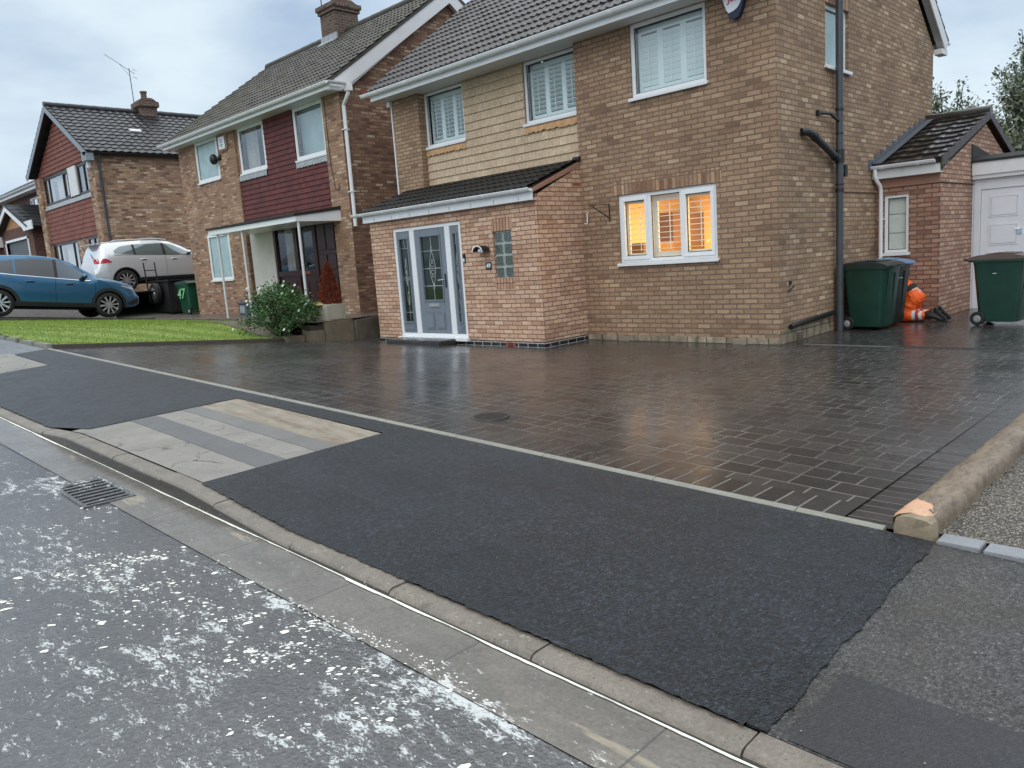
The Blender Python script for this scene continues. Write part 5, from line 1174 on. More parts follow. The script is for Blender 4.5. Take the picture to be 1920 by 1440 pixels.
b = MB(); b.box(-31.6, -30.62, 3.36, 4.24, 9.2, 9.45); b.prism([(3.4, 9.45), (4.2, 9.45), (4.0, 9.6), (3.6, 9.6)], 'x', -31.5, -30.7); b.build('chimney_cap', 'brick_chimney', co, bevel=.03)
b = MB(); b.lathe([(.13, 9.55), (.12, 9.85), (.15, 9.87), (.15, 9.93), (.1, 9.93)], (-31.1, 3.8, 0), 12); b.build('chimney_pot', 'brick_chimney', co, smooth=30)
b = MB(); b.slab([(-28.9, 2.2, 7.75), (-28.9, 2.65, 7.75), (-29.1, 2.65, 7.87), (-29.1, 2.2, 7.87)], (.03, 0, .05)); b.build('roof_vent', 'steel_post', T)
# ------------------------------------------------------------------ fourth house with projecting garage, far left
F4 = thing('white_eaved_house', (-44, 3, 1.9), 'distant brown brick house with white eaves and casements behind the gabled house', 'house')
m = MB(); wall(m, 'y', 1.2, -52, -35.6, 1.5, 6.55, [(-41.0, -39.2, 5.2, 6.3), (-38.2, -36.7, 5.2, 6.3)]); m.quad((-35.6, 1.2, 1.5), (-35.6, 9, 1.5), (-35.6, 9, 6.55), (-35.6, 1.2, 6.55)); m.build('wall', 'brick_dark', F4)
for a, e in ((-41.0, -39.2), (-38.2, -36.7)): window(F4, 'y', 1.2, a, e, 5.2, 6.3, cols=((0, .3, 1), (.3, .7, 0), (.7, 1, 1)), fw=.09, glassm='glass_strong')
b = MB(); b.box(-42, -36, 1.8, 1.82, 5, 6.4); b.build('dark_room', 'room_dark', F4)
b = MB(); b.box(-52, -35.2, .72, 1.2, 6.50, 6.53); b.box(-52, -35.2, .70, .72, 6.48, 6.68); b.build('eaves', 'upvc', F4)
gutter(F4, -52, -35.15, .64, 6.68, .07, 0)
sl = math.atan(.5); roof(F4, (-52, .62, 6.68), (1, 0, 0), (0, math.cos(sl), math.sin(sl)), 16.9, 3.1 / math.cos(sl), 'roof_fourth', tw=.33, g=.30, amp=.008, step=.05, prof='flat', nsub=5)
b = MB(); b.box(-41.2, -40.0, 3.4, 4.2, 7.9, 9.3); co = b.build('chimney', 'brick_dark', F4)
b = MB(); b.box(-41.35, -39.85, 3.25, 4.35, 9.0, 9.2); b.box(-40.9, -40.4, 3.6, 4.0, 9.3, 9.5); b.build('chimney_cap', 'brick_dark', co)
b = MB(); b.box(-41.3, -39.9, 3.2, 3.45, 7.9, 8.25); b.build('chimney_flashing', 'lead_light', co)
G4 = thing('gabled_garage', (-39.8, 0, 1.75), 'small brick garage with grey door and white bargeboards beside the distant house', 'garage')
m = MB(); wall(m, 'y', 0, -42.3, -36.6, 1.5, 4.72, [(-41.6, -37.6, 1.5, 4.1)], rv=.2); m.quad((-36.6, 0, 1.5), (-36.6, 1.2, 1.5), (-36.6, 1.2, 4.72), (-36.6, 0, 4.72)); m.build('wall', 'brick_dark', G4)
b = MB(); b.slab([(-42.0, .02, 4.5), (-37.2, .02, 4.5), (-39.6, .02, 5.5)], (0, .05, 0)); b.build('gable_boarding', 'wood_orange', G4)
b = MB(); b.box(-41.75, -41.6, -.03, .1, 1.5, 4.2); b.box(-37.6, -37.45, -.03, .1, 1.5, 4.2); b.box(-41.75, -37.45, -.03, .1, 4.1, 4.22); b.build('door_frame', 'upvc', G4)
b = MB(); b.box(-41.6, -37.6, .1, .14, 1.5, 4.1); b.build('door', 'grey_garage_door', G4)
b = MB()
b.slab([(-42.75, -.3, 4.62), (-39.6, -.3, 5.82), (-39.6, -.3, 5.55), (-42.75, -.3, 4.35)], (0, .05, 0)); b.slab([(-36.95, -.3, 4.80), (-39.6, -.3, 5.82), (-39.6, -.3, 5.55), (-37.05, -.3, 4.55), (-36.9, -.3, 4.40), (-35.4, -.3, 4.40), (-35.4, -.3, 4.80)], (0, .05, 0)); b.build('barge_board', 'upvc', G4)
sl = math.atan(.38)
roof(G4, (-36.2, -.33, 4.58), (0, 1, 0), (-math.cos(sl), 0, math.sin(sl)), 1.6, 3.4 / math.cos(sl), 'roof_third', tw=.3, g=.25, amp=.008, step=.03, prof='flat', nsub=5)
roof(G4, (-43.0, 1.27, 4.58), (0, -1, 0), (math.cos(sl), 0, math.sin(sl)), 1.6, 3.4 / math.cos(sl), 'roof_third', tw=.3, g=.25, amp=.008, step=.03, prof='flat', nsub=5)
F5 = thing('pale_house', (-56, -1, 2.3), 'sliver of a distant house with pale white boarding at the left edge', 'house')
m = MB(); m.box(-60, -47.2, -1.2, 6, 1.8, 5.75); m.build('wall', 'brick_dark', F5)
b = MB(); b.box(-60, -47.0, -1.26, -1.2, 4.2, 5.7); b.box(-47.2, -47.0, -1.2, 4, 4.2, 5.7); b.build('boarding', 'white_paint', F5)
sl = math.atan(.12); roof(F5, (-60.2, -1.5, 5.7), (1, 0, 0), (0, math.cos(sl), math.sin(sl)), 13.4, 4 / math.cos(sl), 'roof_fourth', tw=.33, g=.3, amp=.008, step=.05, prof='flat', nsub=5)
# ------------------------------------------------------------------ television aerials
def aerial(loc, h, ang, tilt, label, n=10, L=1.1):
    x, y, z = loc; a = thing('tv_aerial', loc, label, 'aerial', group=None)
    b = MB(); b.tube([(x, y, z), (x + .02, y - .02, z + h)], .018, 6); b.build('mast', 'pipe_grey', a)
    d = Vector((math.cos(ang), math.sin(ang), tilt)).normalized(); s_ = Vector((-math.sin(ang), math.cos(ang), 0)); p = Vector((x + .02, y - .02, z + h - .08))
    b = MB(); b.tube([p - d * .28, p + d * L], .012, 6); b.tube([p - d * .0 + Vector((0, 0, -.25)), p + d * .5], .008, 5); b.build('boom', 'pipe_grey', a)
    b = MB()
    for i in range(n): q = p + d * (-.1 + (L + .08) * i / (n - 1)); b.tube([q - s_ * (.16 - .006 * i), q + s_ * (.16 - .006 * i)], .006, 4)
    for k_ in (-1, 1): b.tube([p - d * .28 + Vector((0, 0, .16 * k_)) - s_ * .2, p - d * .28 + Vector((0, 0, .16 * k_)) + s_ * .2], .01, 4)
    b.build('element', 'zinc', a); return a
aerial((-31.3, 3.42, 9.15), 1.75, R(225), .75, 'thin tilted aerial on a tall mast at the chimney of the gabled house', L=1.2)
aerial((-40.2, 3.6, 8.9), 1.6, R(200), .35, 'faint distant aerial mast on the far left chimney', L=.9)
aerial((-15.78, 3.3, 8.3), 2.3, R(180), .1, 'banded aerial mast strapped to the chimney of the red tiled house')
# ------------------------------------------------------------------ vehicles
def smooth(a, k):
    w = np.hanning(2 * k + 3)[1:-1]; w /= w.sum(); return np.convolve(np.pad(a, k, mode='edge'), w, 'valid')
def car(name, loc, pitch, rz, label, P):
    root = thing(name, loc, label, 'car'); root.rotation_euler = (0, pitch, rz)
    WM[root.name] = Matrix.Translation(loc) @ Matrix.Rotation(rz, 4, 'Z') @ Matrix.Rotation(pitch, 4, 'Y')
    X = np.linspace(P['top'][0][0], P['top'][-1][0], 190)
    it = lambda k: np.interp(X, [p[0] for p in P[k]], [p[1] for p in P[k]])
    zt = smooth(it('top'), P.get('ks', 4)); zb = np.minimum(smooth(it('belt'), 4), zt - .045); wm = smooth(it('w'), 5); wr = np.minimum(smooth(it('wr'), 6), wm - .03)
    zs = smooth(it('sill'), 3); za = zs.copy(); ar = P['arch']
    for xc in P['axles']:
        d = ar ** 2 - (X - xc) ** 2; za = np.maximum(za, np.where(d > 0, P['r'] + np.sqrt(np.maximum(d, 0)), 0))
    lp = [(0, .955), (.12, .985), (.3, .99), (.5, 1.0), (.75, .992), (.93, .975), (1, .955)]
    def ylow(i, f): return wm[i] * np.interp(f, [q[0] for q in lp], [q[1] for q in lp])
    def sec(i):
        z0 = za[i]; pts = []
        for f in np.linspace(0, 1, 9):
            z = z0 + (zb[i] - z0) * f; fr = (z - zs[i]) / max(.05, zb[i] - zs[i]); pts.append((ylow(i, fr), z))
        zr = zt[i] - .035; y0 = pts[-1][0]
        for f in (.25, .5, .75, 1): pts.append((y0 + (wr[i] - y0) * f + .012 * math.sin(f * math.pi), zb[i] + (zr - zb[i]) * f))
        pts += [(wr[i] * .955, zt[i] - .016), (wr[i] * .8, zt[i] - .007), (wr[i] * .45, zt[i] - .001), (0, zt[i])]
        return pts
    def sy(x, z):
        i = min(len(X) - 1, max(0, int(round((x - X[0]) / (X[1] - X[0]))))); p = sec(i)[:13]
        return float(np.interp(z, [q[1] for q in p], [q[0] for q in p]))
    secs = [sec(i) for i in range(len(X))]; m = len(secs[0]); b = MB()
    vs = []
    for x, s_ in zip(X, secs): vs += [(x, -y, z) for y, z in s_] + [(x, y, z) for y, z in s_[-2::-1]]
    k = 2 * m - 1
    b.add(vs, [(i * k + j, (i + 1) * k + j, (i + 1) * k + j + 1, i * k + j + 1) for i in range(len(X) - 1) for j in range(k - 1)] + [tuple(range(k)), tuple((len(X) - 1) * k + j for j in range(k))[::-1]])
    b.build('body', P['paint'], root, local=True, smooth=32)
    b = MB(); b.box(X[0] + .25, X[-1] - .3, -.66, .66, .22, .95); b.box(P['axles'][0] + .3, P['axles'][1] - .3, -wm.max() * .93, wm.max() * .93, .22, .36); b.build('chassis', 'chassis', root, local=True)
    def patch(nm, mat, x0, x1, lo, hi, off=.004, n=14, sides=(-1, 1), par=root):
        for sd in sides:
            q = MB(); q.grid(lambda u, f: (u, sd * (sy(u, lo(u) + (hi(u) - lo(u)) * f) + off), lo(u) + (hi(u) - lo(u)) * f), np.linspace(x0, x1, n), np.linspace(0, 1, 5)); q.build(nm, mat, par, local=True, smooth='all')
    f1 = lambda xs: (lambda u: float(np.interp(u, [p[0] for p in xs], [p[1] for p in xs])))
    zbf = f1(list(zip(X, zb))); ztf = f1(list(zip(X, zt)))
    for x0, x1, lo, hi, mt in P['windows']:
        patch('window', mt, x0, x1, f1(lo), f1(hi), .006)
    patch('window_trim', 'chrome' if P['chrome'] else 'black_plastic', P['trim'][0], P['trim'][1], lambda u: zbf(u) - .0, lambda u: zbf(u) + .016, .007, 30)
    for nm, mt, x0, x1, lo, hi in P['patches']: patch(nm, mt, x0, x1, f1(lo), f1(hi), .006, 10)
    for nm, (x0, x1), mt in (('windscreen', P['ws'], 'glass_dark'), ('rear_window', P['rw'], P.get('rwm', 'glass_dark'))):
        q = MB(); q.grid(lambda u, f: (u + (.006 if nm == 'windscreen' else -.008), f * .93 * float(np.interp(u, X, wr)), ztf(u) - .014 * f * f + .008), np.linspace(x0, x1, 14), np.linspace(-1, 1, 9)); q.build(nm, mt, root, local=True, smooth='all')
    for xc in P['axles']:                         # arch cladding
        for sd in (-1, 1):
            q = MB(); n = 26; ro = ar + P['clad']
            an = np.linspace(-.12, math.pi + .12, n)
            q.grid(lambda a, r_: (xc + r_ * math.cos(a), sd * (sy(xc + r_ * math.cos(a), max(.26, P['r'] + r_ * math.sin(a))) + .010), max(.24, P['r'] + r_ * math.sin(a))), an, [ar - .012, ar + P['clad'] * .5, ro]); q.build('wheel_arch', 'cladding', root, local=True, smooth='all')
    for xc in P['axles']:
        for sd in (-1, 1):
            r = P['r']; yo = sd * (float(np.interp(xc, X, wm)) - .015); W = .225
            b = MB(); pr = [(r * .70, 0), (r * .93, .004), (r * .985, .022), (r, .05), (r, W - .05), (r * .985, W - .02), (r * .9, W), (r * .6, W)]
            b.lathe([(p, -sd * h) for p, h in pr], (xc, yo, r), 36, 'y'); wh = b.build('wheel', 'rubber', root, local=True, smooth=40)
            b = MB(); b.lathe([(r * .72, -sd * .012), (r * .69, -sd * .006), (r * .67, -sd * .03), (r * .64, -sd * .12)], (xc, yo, r), 36, 'y'); b.lathe([(0, sd * .0), (r * .10, -sd * .002), (r * .13, -sd * .02)], (xc, yo - sd * .012, r), 16, 'y')
            for i in range(10):
                a = 2 * math.pi * i / 10 + .15; w0, w1 = .016, .030 if i % 2 else .022
                ca, sa = math.cos(a), math.sin(a); T_ = lambda rr, w: (xc + rr * ca - w * sa, rr * sa + w * ca + r)
                q = [T_(r * .08, -w0), T_(r * .68, -w1), T_(r * .68, w1), T_(r * .08, w0)]
                b.slab([(x, yo - sd * .014, z) for x, z in q], (0, -sd * .03, 0))
            b.build('rim', 'rim_silver', wh, local=True, smooth=30)
            b = MB(); b.lathe([(0, -sd * .10), (r * .66, -sd * .10)], (xc, yo, r), 24, 'y'); b.build('brake', 'chassis', wh, local=True)
    for x, z in P['handles']:
        for sd in (-1, 1):
            y = sd * (sy(x, z) + .02); b = MB(); b.tube([(x - .10, y - sd * .02, z), (x - .08, y, z + .005), (x + .08, y, z + .005), (x + .10, y - sd * .02, z)], .016, 8); b.build('door_handle', P['handle_m'], root, local=True, smooth=50)
            b = MB(); b.grid(lambda u, f: (u, sd * (sy(u, z) + .005), z - .035 + .06 * f), [x - .09, x, x + .09], [0, 1]); b.build('handle_recess', 'cladding', root, local=True)
    mx, mz = P['mirror']
    for sd in (-1, 1):
        y = sd * (sy(mx, mz) + .10); b = MB(); b.ball((mx - .02, y + sd * .03, mz + .06), (.075, .115, .075), 14, 10); b.build('wing_mirror', P['mirror_m'], root, local=True, smooth='all')
        b = MB(); b.ball((mx - .03, y + sd * .02, mz + .03), (.07, .11, .06), 12, 8); b.tube([(mx + .03, y - sd * .11, mz - .01), (mx, y, mz + .01)], .022, 8); b.build('mirror_base', 'black_plastic', root, local=True, smooth='all')
    for xa in P['seams']:
        for sd in (-1, 1):
            q = MB(); zs_ = np.linspace(.42, zbf(xa) - .01, 9); q.grid(lambda z, f: (xa + f * .008 + P.get('lean', 0) * (z - .8), sd * (sy(xa, z) + .003), z), list(zs_), [0, 1]); q.build('door_seam', 'chassis', root, local=True)
    return root, sy
SB = {'r': .362, 'arch': .405, 'clad': .075, 'paint': 'paint_blue', 'axles': (-1.35, 1.35), 'chrome': True,
 'top': [(-2.28, .86), (-2.26, 1.0), (-2.20, 1.13), (-2.02, 1.42), (-1.93, 1.53), (-1.5, 1.62), (-.8, 1.675), (-.3, 1.68), (.1, 1.645), (.45, 1.52), (.95, 1.235), (1.08, 1.165), (1.6, 1.09), (1.95, 1.0), (2.15, .90), (2.24, .78), (2.27, .66)],
 'belt': [(-2.28, .8), (-2.1, 1.12), (-1.8, 1.17), (-1.0, 1.11), (0, 1.06), (.8, 1.02), (1.1, 1.08), (2.27, .6)],
 'w': [(-2.28, .70), (-2.15, .83), (-1.8, .90), (-1.35, .925), (0, .915), (1.35, .925), (1.8, .88), (2.1, .76), (2.27, .58)],
 'wr': [(-2.28, .55), (-2.0, .62), (-1.5, .64), (-.3, .66), (.4, .66), (.95, .72), (1.3, .78), (2.0, .66), (2.27, .45)],
 'sill': [(-2.28, .45), (-2.1, .38), (-1.7, .30), (1.7, .28), (2.1, .33), (2.27, .42)],
 'windows': [(-1.62, -.98, [(-1.62, 1.22), (-.98, 1.135)], [(-1.62, 1.30), (-1.3, 1.46), (-.98, 1.53)], 'glass_tint'), (-.93, -.02, [(-.93, 1.13), (-.02, 1.085)], [(-.93, 1.54), (-.5, 1.58), (-.02, 1.575)], 'glass_tint'), (.06, .80, [(.06, 1.08), (.80, 1.05)], [(.06, 1.57), (.3, 1.50), (.80, 1.20)], 'glass_car')],
 'trim': (-1.7, .88), 'ws': (.12, 1.02), 'rw': (-2.17, -1.95), 'handles': [(-.62, .96), (.33, .93)], 'handle_m': 'paint_blue', 'mirror': (.72, 1.09), 'mirror_m': 'paint_blue', 'seams': (-.02, .98), 'lean': 0,
 'patches': [('b_pillar', 'black_plastic', -.02, .06, [(-.02, 1.08), (.06, 1.075)], [(-.02, 1.575), (.06, 1.575)]), ('sill_cladding', 'cladding', -1.0, 1.0, [(-1, .30), (1, .285)], [(-1, .42), (1, .40)]), ('headlight', 'lamp_clear', 1.72, 2.12, [(1.72, .90), (2.12, .80)], [(1.72, .94), (2.12, .885)]), ('bumper_trim', 'cladding', 1.88, 2.24, [(1.88, .36), (2.24, .44)], [(1.88, .44), (2.24, .62)]), ('tail_light', 'lamp_red', -2.22, -1.85, [(-2.22, .95), (-1.85, 1.0)], [(-2.22, 1.06), (-1.85, 1.06)])]}
car('parked_car', (-19.72, -4.25, .80), .108, R(90), 'metallic blue sport utility car parked nose down on the sloping drive beside the lawn', SB)
TG = {'r': .372, 'arch': .425, 'clad': .03, 'paint': 'paint_silver', 'axles': (-1.445, 1.445), 'chrome': False,
 'top': [(-2.38, .80), (-2.37, .98), (-2.30, 1.16), (-2.12, 1.50), (-2.10, 1.60), (-2.05, 1.655), (-1.6, 1.70), (-.8, 1.74), (-.2, 1.735), (.2, 1.68), (.6, 1.52), (1.05, 1.26), (1.2, 1.19), (1.9, 1.10), (2.25, .98), (2.35, .80), (2.38, .6)],
 'belt': [(-2.38, .7), (-2.1, 1.20), (-1.7, 1.24), (-.5, 1.195), (.9, 1.15), (1.1, 1.12), (2.38, .55)],
 'w': [(-2.38, .76), (-2.28, .88), (-2.0, .95), (-1.445, .97), (0, .955), (1.445, .97), (2.0, .90), (2.25, .78), (2.38, .6)],
 'wr': [(-2.38, .62), (-2.1, .68), (-1.5, .70), (-.3, .70), (.5, .69), (1.0, .75), (1.4, .80), (2.1, .70), (2.38, .5)],
 'sill': [(-2.38, .5), (-2.2, .42), (-1.8, .34), (1.8, .34), (2.2, .36), (2.38, .45)],
 'windows': [(-1.72, -1.10, [(-1.72, 1.29), (-1.10, 1.245)], [(-1.72, 1.40), (-1.5, 1.53), (-1.10, 1.585)], 'glass_car'), (-1.02, -.10, [(-1.02, 1.24), (-.10, 1.205)], [(-1.02, 1.59), (-.10, 1.605)], 'glass_car'), (0.0, .92, [(0, 1.20), (.92, 1.165)], [(0, 1.60), (.3, 1.54), (.92, 1.22)], 'glass_car')],
 'trim': (-1.75, .95), 'ws': (.25, 1.12), 'rw': (-2.27, -2.11), 'rwm': 'glass_strong', 'handles': [(-.80, 1.06), (.25, 1.04)], 'handle_m': 'chrome', 'mirror': (.80, 1.19), 'mirror_m': 'paint_silver', 'seams': (-.05, 1.0),
 'patches': [('pillar', 'black_plastic', -1.10, -1.02, [(-1.1, 1.24), (-1.02, 1.24)], [(-1.1, 1.585), (-1.02, 1.59)]), ('pillar', 'black_plastic', -.10, 0, [(-.1, 1.205), (0, 1.2)], [(-.1, 1.605), (0, 1.60)]), ('sill_cladding', 'cladding', -1.0, 1.0, [(-1, .34), (1, .34)], [(-1, .45), (1, .45)]), ('tail_light', 'lamp_red', -2.33, -1.86, [(-2.33, .97), (-1.86, .99)], [(-2.33, 1.15), (-2.0, 1.14), (-1.86, 1.03)]), ('tail_lens', 'lamp_clear', -2.0, -1.86, [(-2.0, .985), (-1.86, .99)], [(-2.0, 1.02), (-1.86, 1.01)]), ('headlight', 'lamp_clear', 1.85, 2.22, [(1.85, .9), (2.22, .8)], [(1.85, 1.0), (2.22, .93)])]}
cr, sy = car('parked_car', (-23.97, .62, 1.335), 0, R(90), 'silver sport utility car with red tail lamps on the upper drive', TG)
for sd in (-1, 1):
    b = MB(); b.tube([(-1.75, sd * .66, 1.69), (-1.6, sd * .65, 1.745), (-.2, sd * .65, 1.775), (.15, sd * .66, 1.72)], .018, 8); b.build('roof_rail', 'steel_post', cr, local=True, smooth=50)
b = MB(); b.slab([(-2.32, -.62, 1.625), (-2.02, -.66, 1.665), (-2.02, .66, 1.665), (-2.32, .62, 1.625)], (0, 0, .025)); b.build('spoiler', 'paint_silver', cr, local=True, bevel=.008)
b = MB(); b.tube([(-2.30, -.5, 1.18), (-2.22, -.1, 1.33)], .012, 6); b.build('rear_wiper', 'black_plastic', cr, local=True)
# covered trailer with a spare wheel
TR = thing('covered_trailer', (-21.7, .5, .45), 'black covered trailer with spare wheel beside the bright green bin', 'trailer')
b = MB(); b.box(-22.3, -20.95, -.28, 1.45, .52, 1.58); b.build('body', 'tarp', TR, bevel=.05)
b = MB(); b.slab([(-20.945, -.12, .98), (-20.945, -.02, .92), (-20.945, 1.3, .92), (-20.945, 1.3, 1.5), (-20.945, -.12, 1.5)], (.012, 0, 0)); b.build('panel', 'tarp_panel', TR)
b = MB(); b.box(-22.4, -20.85, -.33, 1.5, 1.575, 1.63); b.build('cover', 'tarp_panel', TR, bevel=.02)
for yy in (-.42,): 
    b = MB(); b.lathe([(.17, .02), (.30, .0), (.345, .03), (.345, .15), (.30, .18), (.2, .18)], (-21.75, yy - .10, 1.2), 28, 'y'); w = b.build('spare_wheel', 'rubber', TR, smooth=40)
    b = MB(); b.lathe([(0, .0), (.08, -.005), (.1, .02), (.17, .015), (.2, .01)], (-21.75, yy - .10, 1.2), 24, 'y'); b.build('rim', 'rim_silver', w, smooth=30)
b = MB(); b.lathe([(.10, .0), (.19, .0), (.21, .03), (.21, .10), (.1, .12)], (-21.2, .1, .46 + .21), 20, 'y'); b.lathe([(.10, .0), (.19, .0), (.21, .03), (.21, .10), (.1, .12)], (-21.2, 1.1, .46 + .21), 20, 'y'); b.build('road_wheel', 'rubber', TR, smooth=40)
b = MB()
for y in (-.60, -.24): b.tube([(-21.85, y, .9), (-21.85, y - .06, 2.24)], .022, 6)
for z in (1.34, 1.60, 1.98): b.tube([(-21.85, -.60 - .06 * (z - .9) / 1.34, z), (-21.85, -.24 - .06 * (z - .9) / 1.34, z)], .018, 6)
b.build('ladder_rack', 'black_iron', TR)
# ------------------------------------------------------------------ wheelie bins
def bin_(loc, rz, label, body, lid, group=None):
    t = thing('wheelie_bin', loc, label, 'bin', rz, group)
    b = MB(); lv = [(.055, .245, .255, .225), (.10, .255, .27, .23), (.55, .295, .305, .255), (.90, .325, .335, .275), (.955, .335, .345, .28), (.96, .375, .385, .30), (.995, .375, .385, .30)]
    rings = []
    for z, xb, xf, w in lv:
        c = .05; xb = -xb
        rings.append([(xb + c, -w, z), (xf - c, -w, z), (xf - c * .3, -w + c * .3, z), (xf, -w + c, z), (xf, w - c, z), (xf - c * .3, w - c * .3, z), (xf - c, w, z), (xb + c, w, z), (xb, w - c, z), (xb, -w + c, z)])
    vs = [p for r_ in rings for p in r_]; n = 10
    b.add(vs, [(i * n + j, i * n + (j + 1) % n, (i + 1) * n + (j + 1) % n, (i + 1) * n + j) for i in range(len(lv) - 1) for j in range(n)] + [tuple(range(n))])
    bo = b.build('body', body, t, local=True, smooth=30)
    b = MB()
    for y in (-.10, .10): b.slab([(.262, y - .012, .14), (.262, y + .012, .14), (.338, y + .012, .88), (.338, y - .012, .88)], (.010, 0, 0))
    b.build('rib', body, bo, local=True)
    b = MB(); prof = [(-.40, 1.00), (-.37, 1.035), (-.25, 1.062), (0, 1.075), (.22, 1.062), (.36, 1.03), (.405, 1.0), (.405, .985), (-.40, .985)]
    b.prism(prof, 'y', -.305, .305); lo = b.build('lid', lid, t, local=True, bevel=.012, smooth=40)
    b = MB(); b.prism([(-.18, 1.07), (0, 1.081), (.2, 1.07), (.2, 1.078), (0, 1.092), (-.18, 1.078)], 'y', -.2, .2); b.build('lid_panel', lid, lo, local=True, smooth=40)
    for y in (-.12, .12): b = MB(); b.box(.40, .43, y - .07, y + .07, .985, 1.0); b.build('lid_handle', lid, lo, local=True)
    b = MB(); b.tube([(-.36, -.27, .98), (-.44, -.25, 1.0), (-.44, .25, 1.0), (-.36, .27, .98)], .016, 8); b.build('handle', body, t, local=True, smooth=40)
    b = MB(); b.tube([(-.25, -.27, .105), (-.25, .27, .105)], .014, 8); b.build('axle', 'chrome', t, local=True)
    for sd in (-1, 1):
        b = MB(); b.lathe([(.055, 0), (.095, .0), (.105, .012), (.105, .045), (.09, .055)], (-.25, sd * .245 - (.0275), .105), 24, 'y'); w = b.build('wheel', 'rubber', t, local=True, smooth=40)
        b = MB(); b.lathe([(0, -.006), (.03, -.008), (.035, .0), (.06, .006)], (-.25, sd * .245 - .0275, .105), 20, 'y'); b.lathe([(0, .061), (.03, .063), (.06, .05)], (-.25, sd * .245 - .0275, .105), 20, 'y'); b.build('hub', 'bin_hub', w, local=True, smooth=30)
    return t
plain('bin_hub', (.30, .31, .31), .45); plain('bin_hub_dark', (.03, .03, .03), .5)
b1 = bin_((.48, 2.18, 0), R(-9), 'dark green wheelie bin with dark lid standing beside the grey soil pipe', 'bin_green', 'bin_lid_dark')
b2 = bin_((.445, 2.74, 0), R(-13), 'dark wheelie bin with blue lid in front of the kneeling worker', 'bin_dark', 'blue_lid')
b3 = bin_((2.10, 3.02, 0), R(-4), 'green wheelie bin with brown lid in front of the white garage door', 'bin_green', 'bin_lid_brown')
b4 = bin_((-20.05, .02, .47), R(186), 'bright green wheelie bin with number 47 at the corner of the red tiled house', 'bin_green_light', 'bin_green')
text_mesh('47', .46, 'lettering', 'bin_text', b4, WM[b4.name] @ Matrix.Translation((.03, .295, .66)) @ Matrix.Rotation(R(180), 4, 'Z') @ Matrix.Rotation(R(84), 4, 'X'), .003, .004)
b = MB(); b.box(.318, .324, -.08, -.05, .76, .79); b.box(.318, .324, -.04, .06, .765, .785); b.build('mark', 'pale_print', b2, local=True)
b = MB(); b.box(-.05, .0, -.287, -.282, .78, .79); b.build('mark', 'pale_print', b3, local=True)
# ------------------------------------------------------------------ the kneeling worker
def blend(name, chains, mat, par, vox, it=4, off=(0, 0, 0), wr=0.0):      # tapered limbs fused into one continuous surface
    mb = MB()
    for ch in chains:
        for (p, r), (q, e) in zip(ch, ch[1:]):
            p, q = Vector(p), Vector(q); r = Vector(r) if isinstance(r, tuple) else Vector((r, r, r)); e = Vector(e) if isinstance(e, tuple) else Vector((e, e, e))
            n = max(2, int((q - p).length / (min(*r, *e) * .35)))
            for i in range(n + 1):
                f = i / n; c = p.lerp(q, f) + Vector(off); mb.ball(c, tuple(r.lerp(e, f)), 12, 8)
    me = bpy.data.meshes.new(name); me.from_pydata(mb.v, [], mb.f); o = bpy.data.objects.new(name, me); COL.objects.link(o)
    md = o.modifiers.new('r', 'REMESH'); md.mode = 'VOXEL'; md.voxel_size = vox
    sm = o.modifiers.new('s', 'SMOOTH'); sm.iterations = it; sm.factor = .5
    dg = bpy.context.evaluated_depsgraph_get(); m2 = bpy.data.meshes.new_from_object(o.evaluated_get(dg)); COL.objects.unlink(o); bpy.data.objects.remove(o)
    if wr:                                          # cloth folds
        from mathutils import noise as mn
        for v in m2.vertices:
            q = v.co; f = mn.noise(Vector((q.x * 9 + q.z * 14, q.y * 9, q.z * 5 - q.x * 7))) + .6 * mn.noise(Vector((q.x * 24 + q.z * 30, q.y * 20, q.z * 12)))
            v.co = q + v.normal * (wr * f)
    r_ = MB(); r_.v = [tuple(v.co) for v in m2.vertices]; r_.f = [tuple(p.vertices) for p in m2.polygons]; bpy.data.meshes.remove(m2)
    return r_.build(name, mat, par, smooth='all', fixn=False)
PYc = 3.36; OF = (0, PYc, 0)
PR = thing('person', (.80, PYc, 0), 'kneeling person in orange high visibility trousers and vest, bent forward behind the bins', 'person')
ch = [[((.77, 0, .43), (.12, .155, .12)), ((.69, 0, .52), (.11, .145, .105)), ((.55, 0, .585), (.11, .16, .11)), ((.44, 0, .59), (.07, .12, .07)), ((.36, 0, .565), .055), ((.30, 0, .54), .055)],
      [((.27, 0, .535), (.085, .072, .085)), ((.21, 0, .50), (.082, .070, .088)), ((.165, 0, .465), (.052, .05, .055))]]
for sd in (-1, 1):
    ch += [[((.76, sd * .09, .40), .10), ((.66, sd * .125, .24), .085), ((.56, sd * .145, .085), .066)], [((.56, sd * .145, .08), .063), ((.76, sd * .135, .098), .058), ((.97, sd * .12, .115), .040), ((1.10, sd * .12, .06), .036), ((1.16, sd * .12, .045), .03)],
           [((.46, sd * .15, .575), .068), ((.40, sd * .20, .45), .050), ((.36, sd * .215, .32), .042), ((.30, sd * .18, .20), .038), ((.245, sd * .15, .10), .028)], [((.235, sd * .15, .075), (.026, .034, .018)), ((.185, sd * .15, .045), (.026, .040, .015))]]
    px, py, pz = .175, sd * .15, .04
    for dy, L in ((-.031, .066), (-.011, .080), (.010, .076), (.029, .058)):
        ch.append([((px, py + dy, pz), .0095), ((px - L * .5, py + dy * 1.2, pz - .006), .0088), ((px - L, py + dy * 1.3, pz - .024), .0075)])
    ch.append([((px + .03, py - sd * .035, pz + .01), .0115), ((px - .005, py - sd * .062, pz - .008), .010), ((px - .03, py - sd * .070, pz - .022), .0085)])
blend('body', ch, 'skin', PR, .0065, 5, OF)
tr_ = [[((.735, 0, .455), (.135, .168, .10)), ((.77, 0, .40), (.145, .18, .12))]]
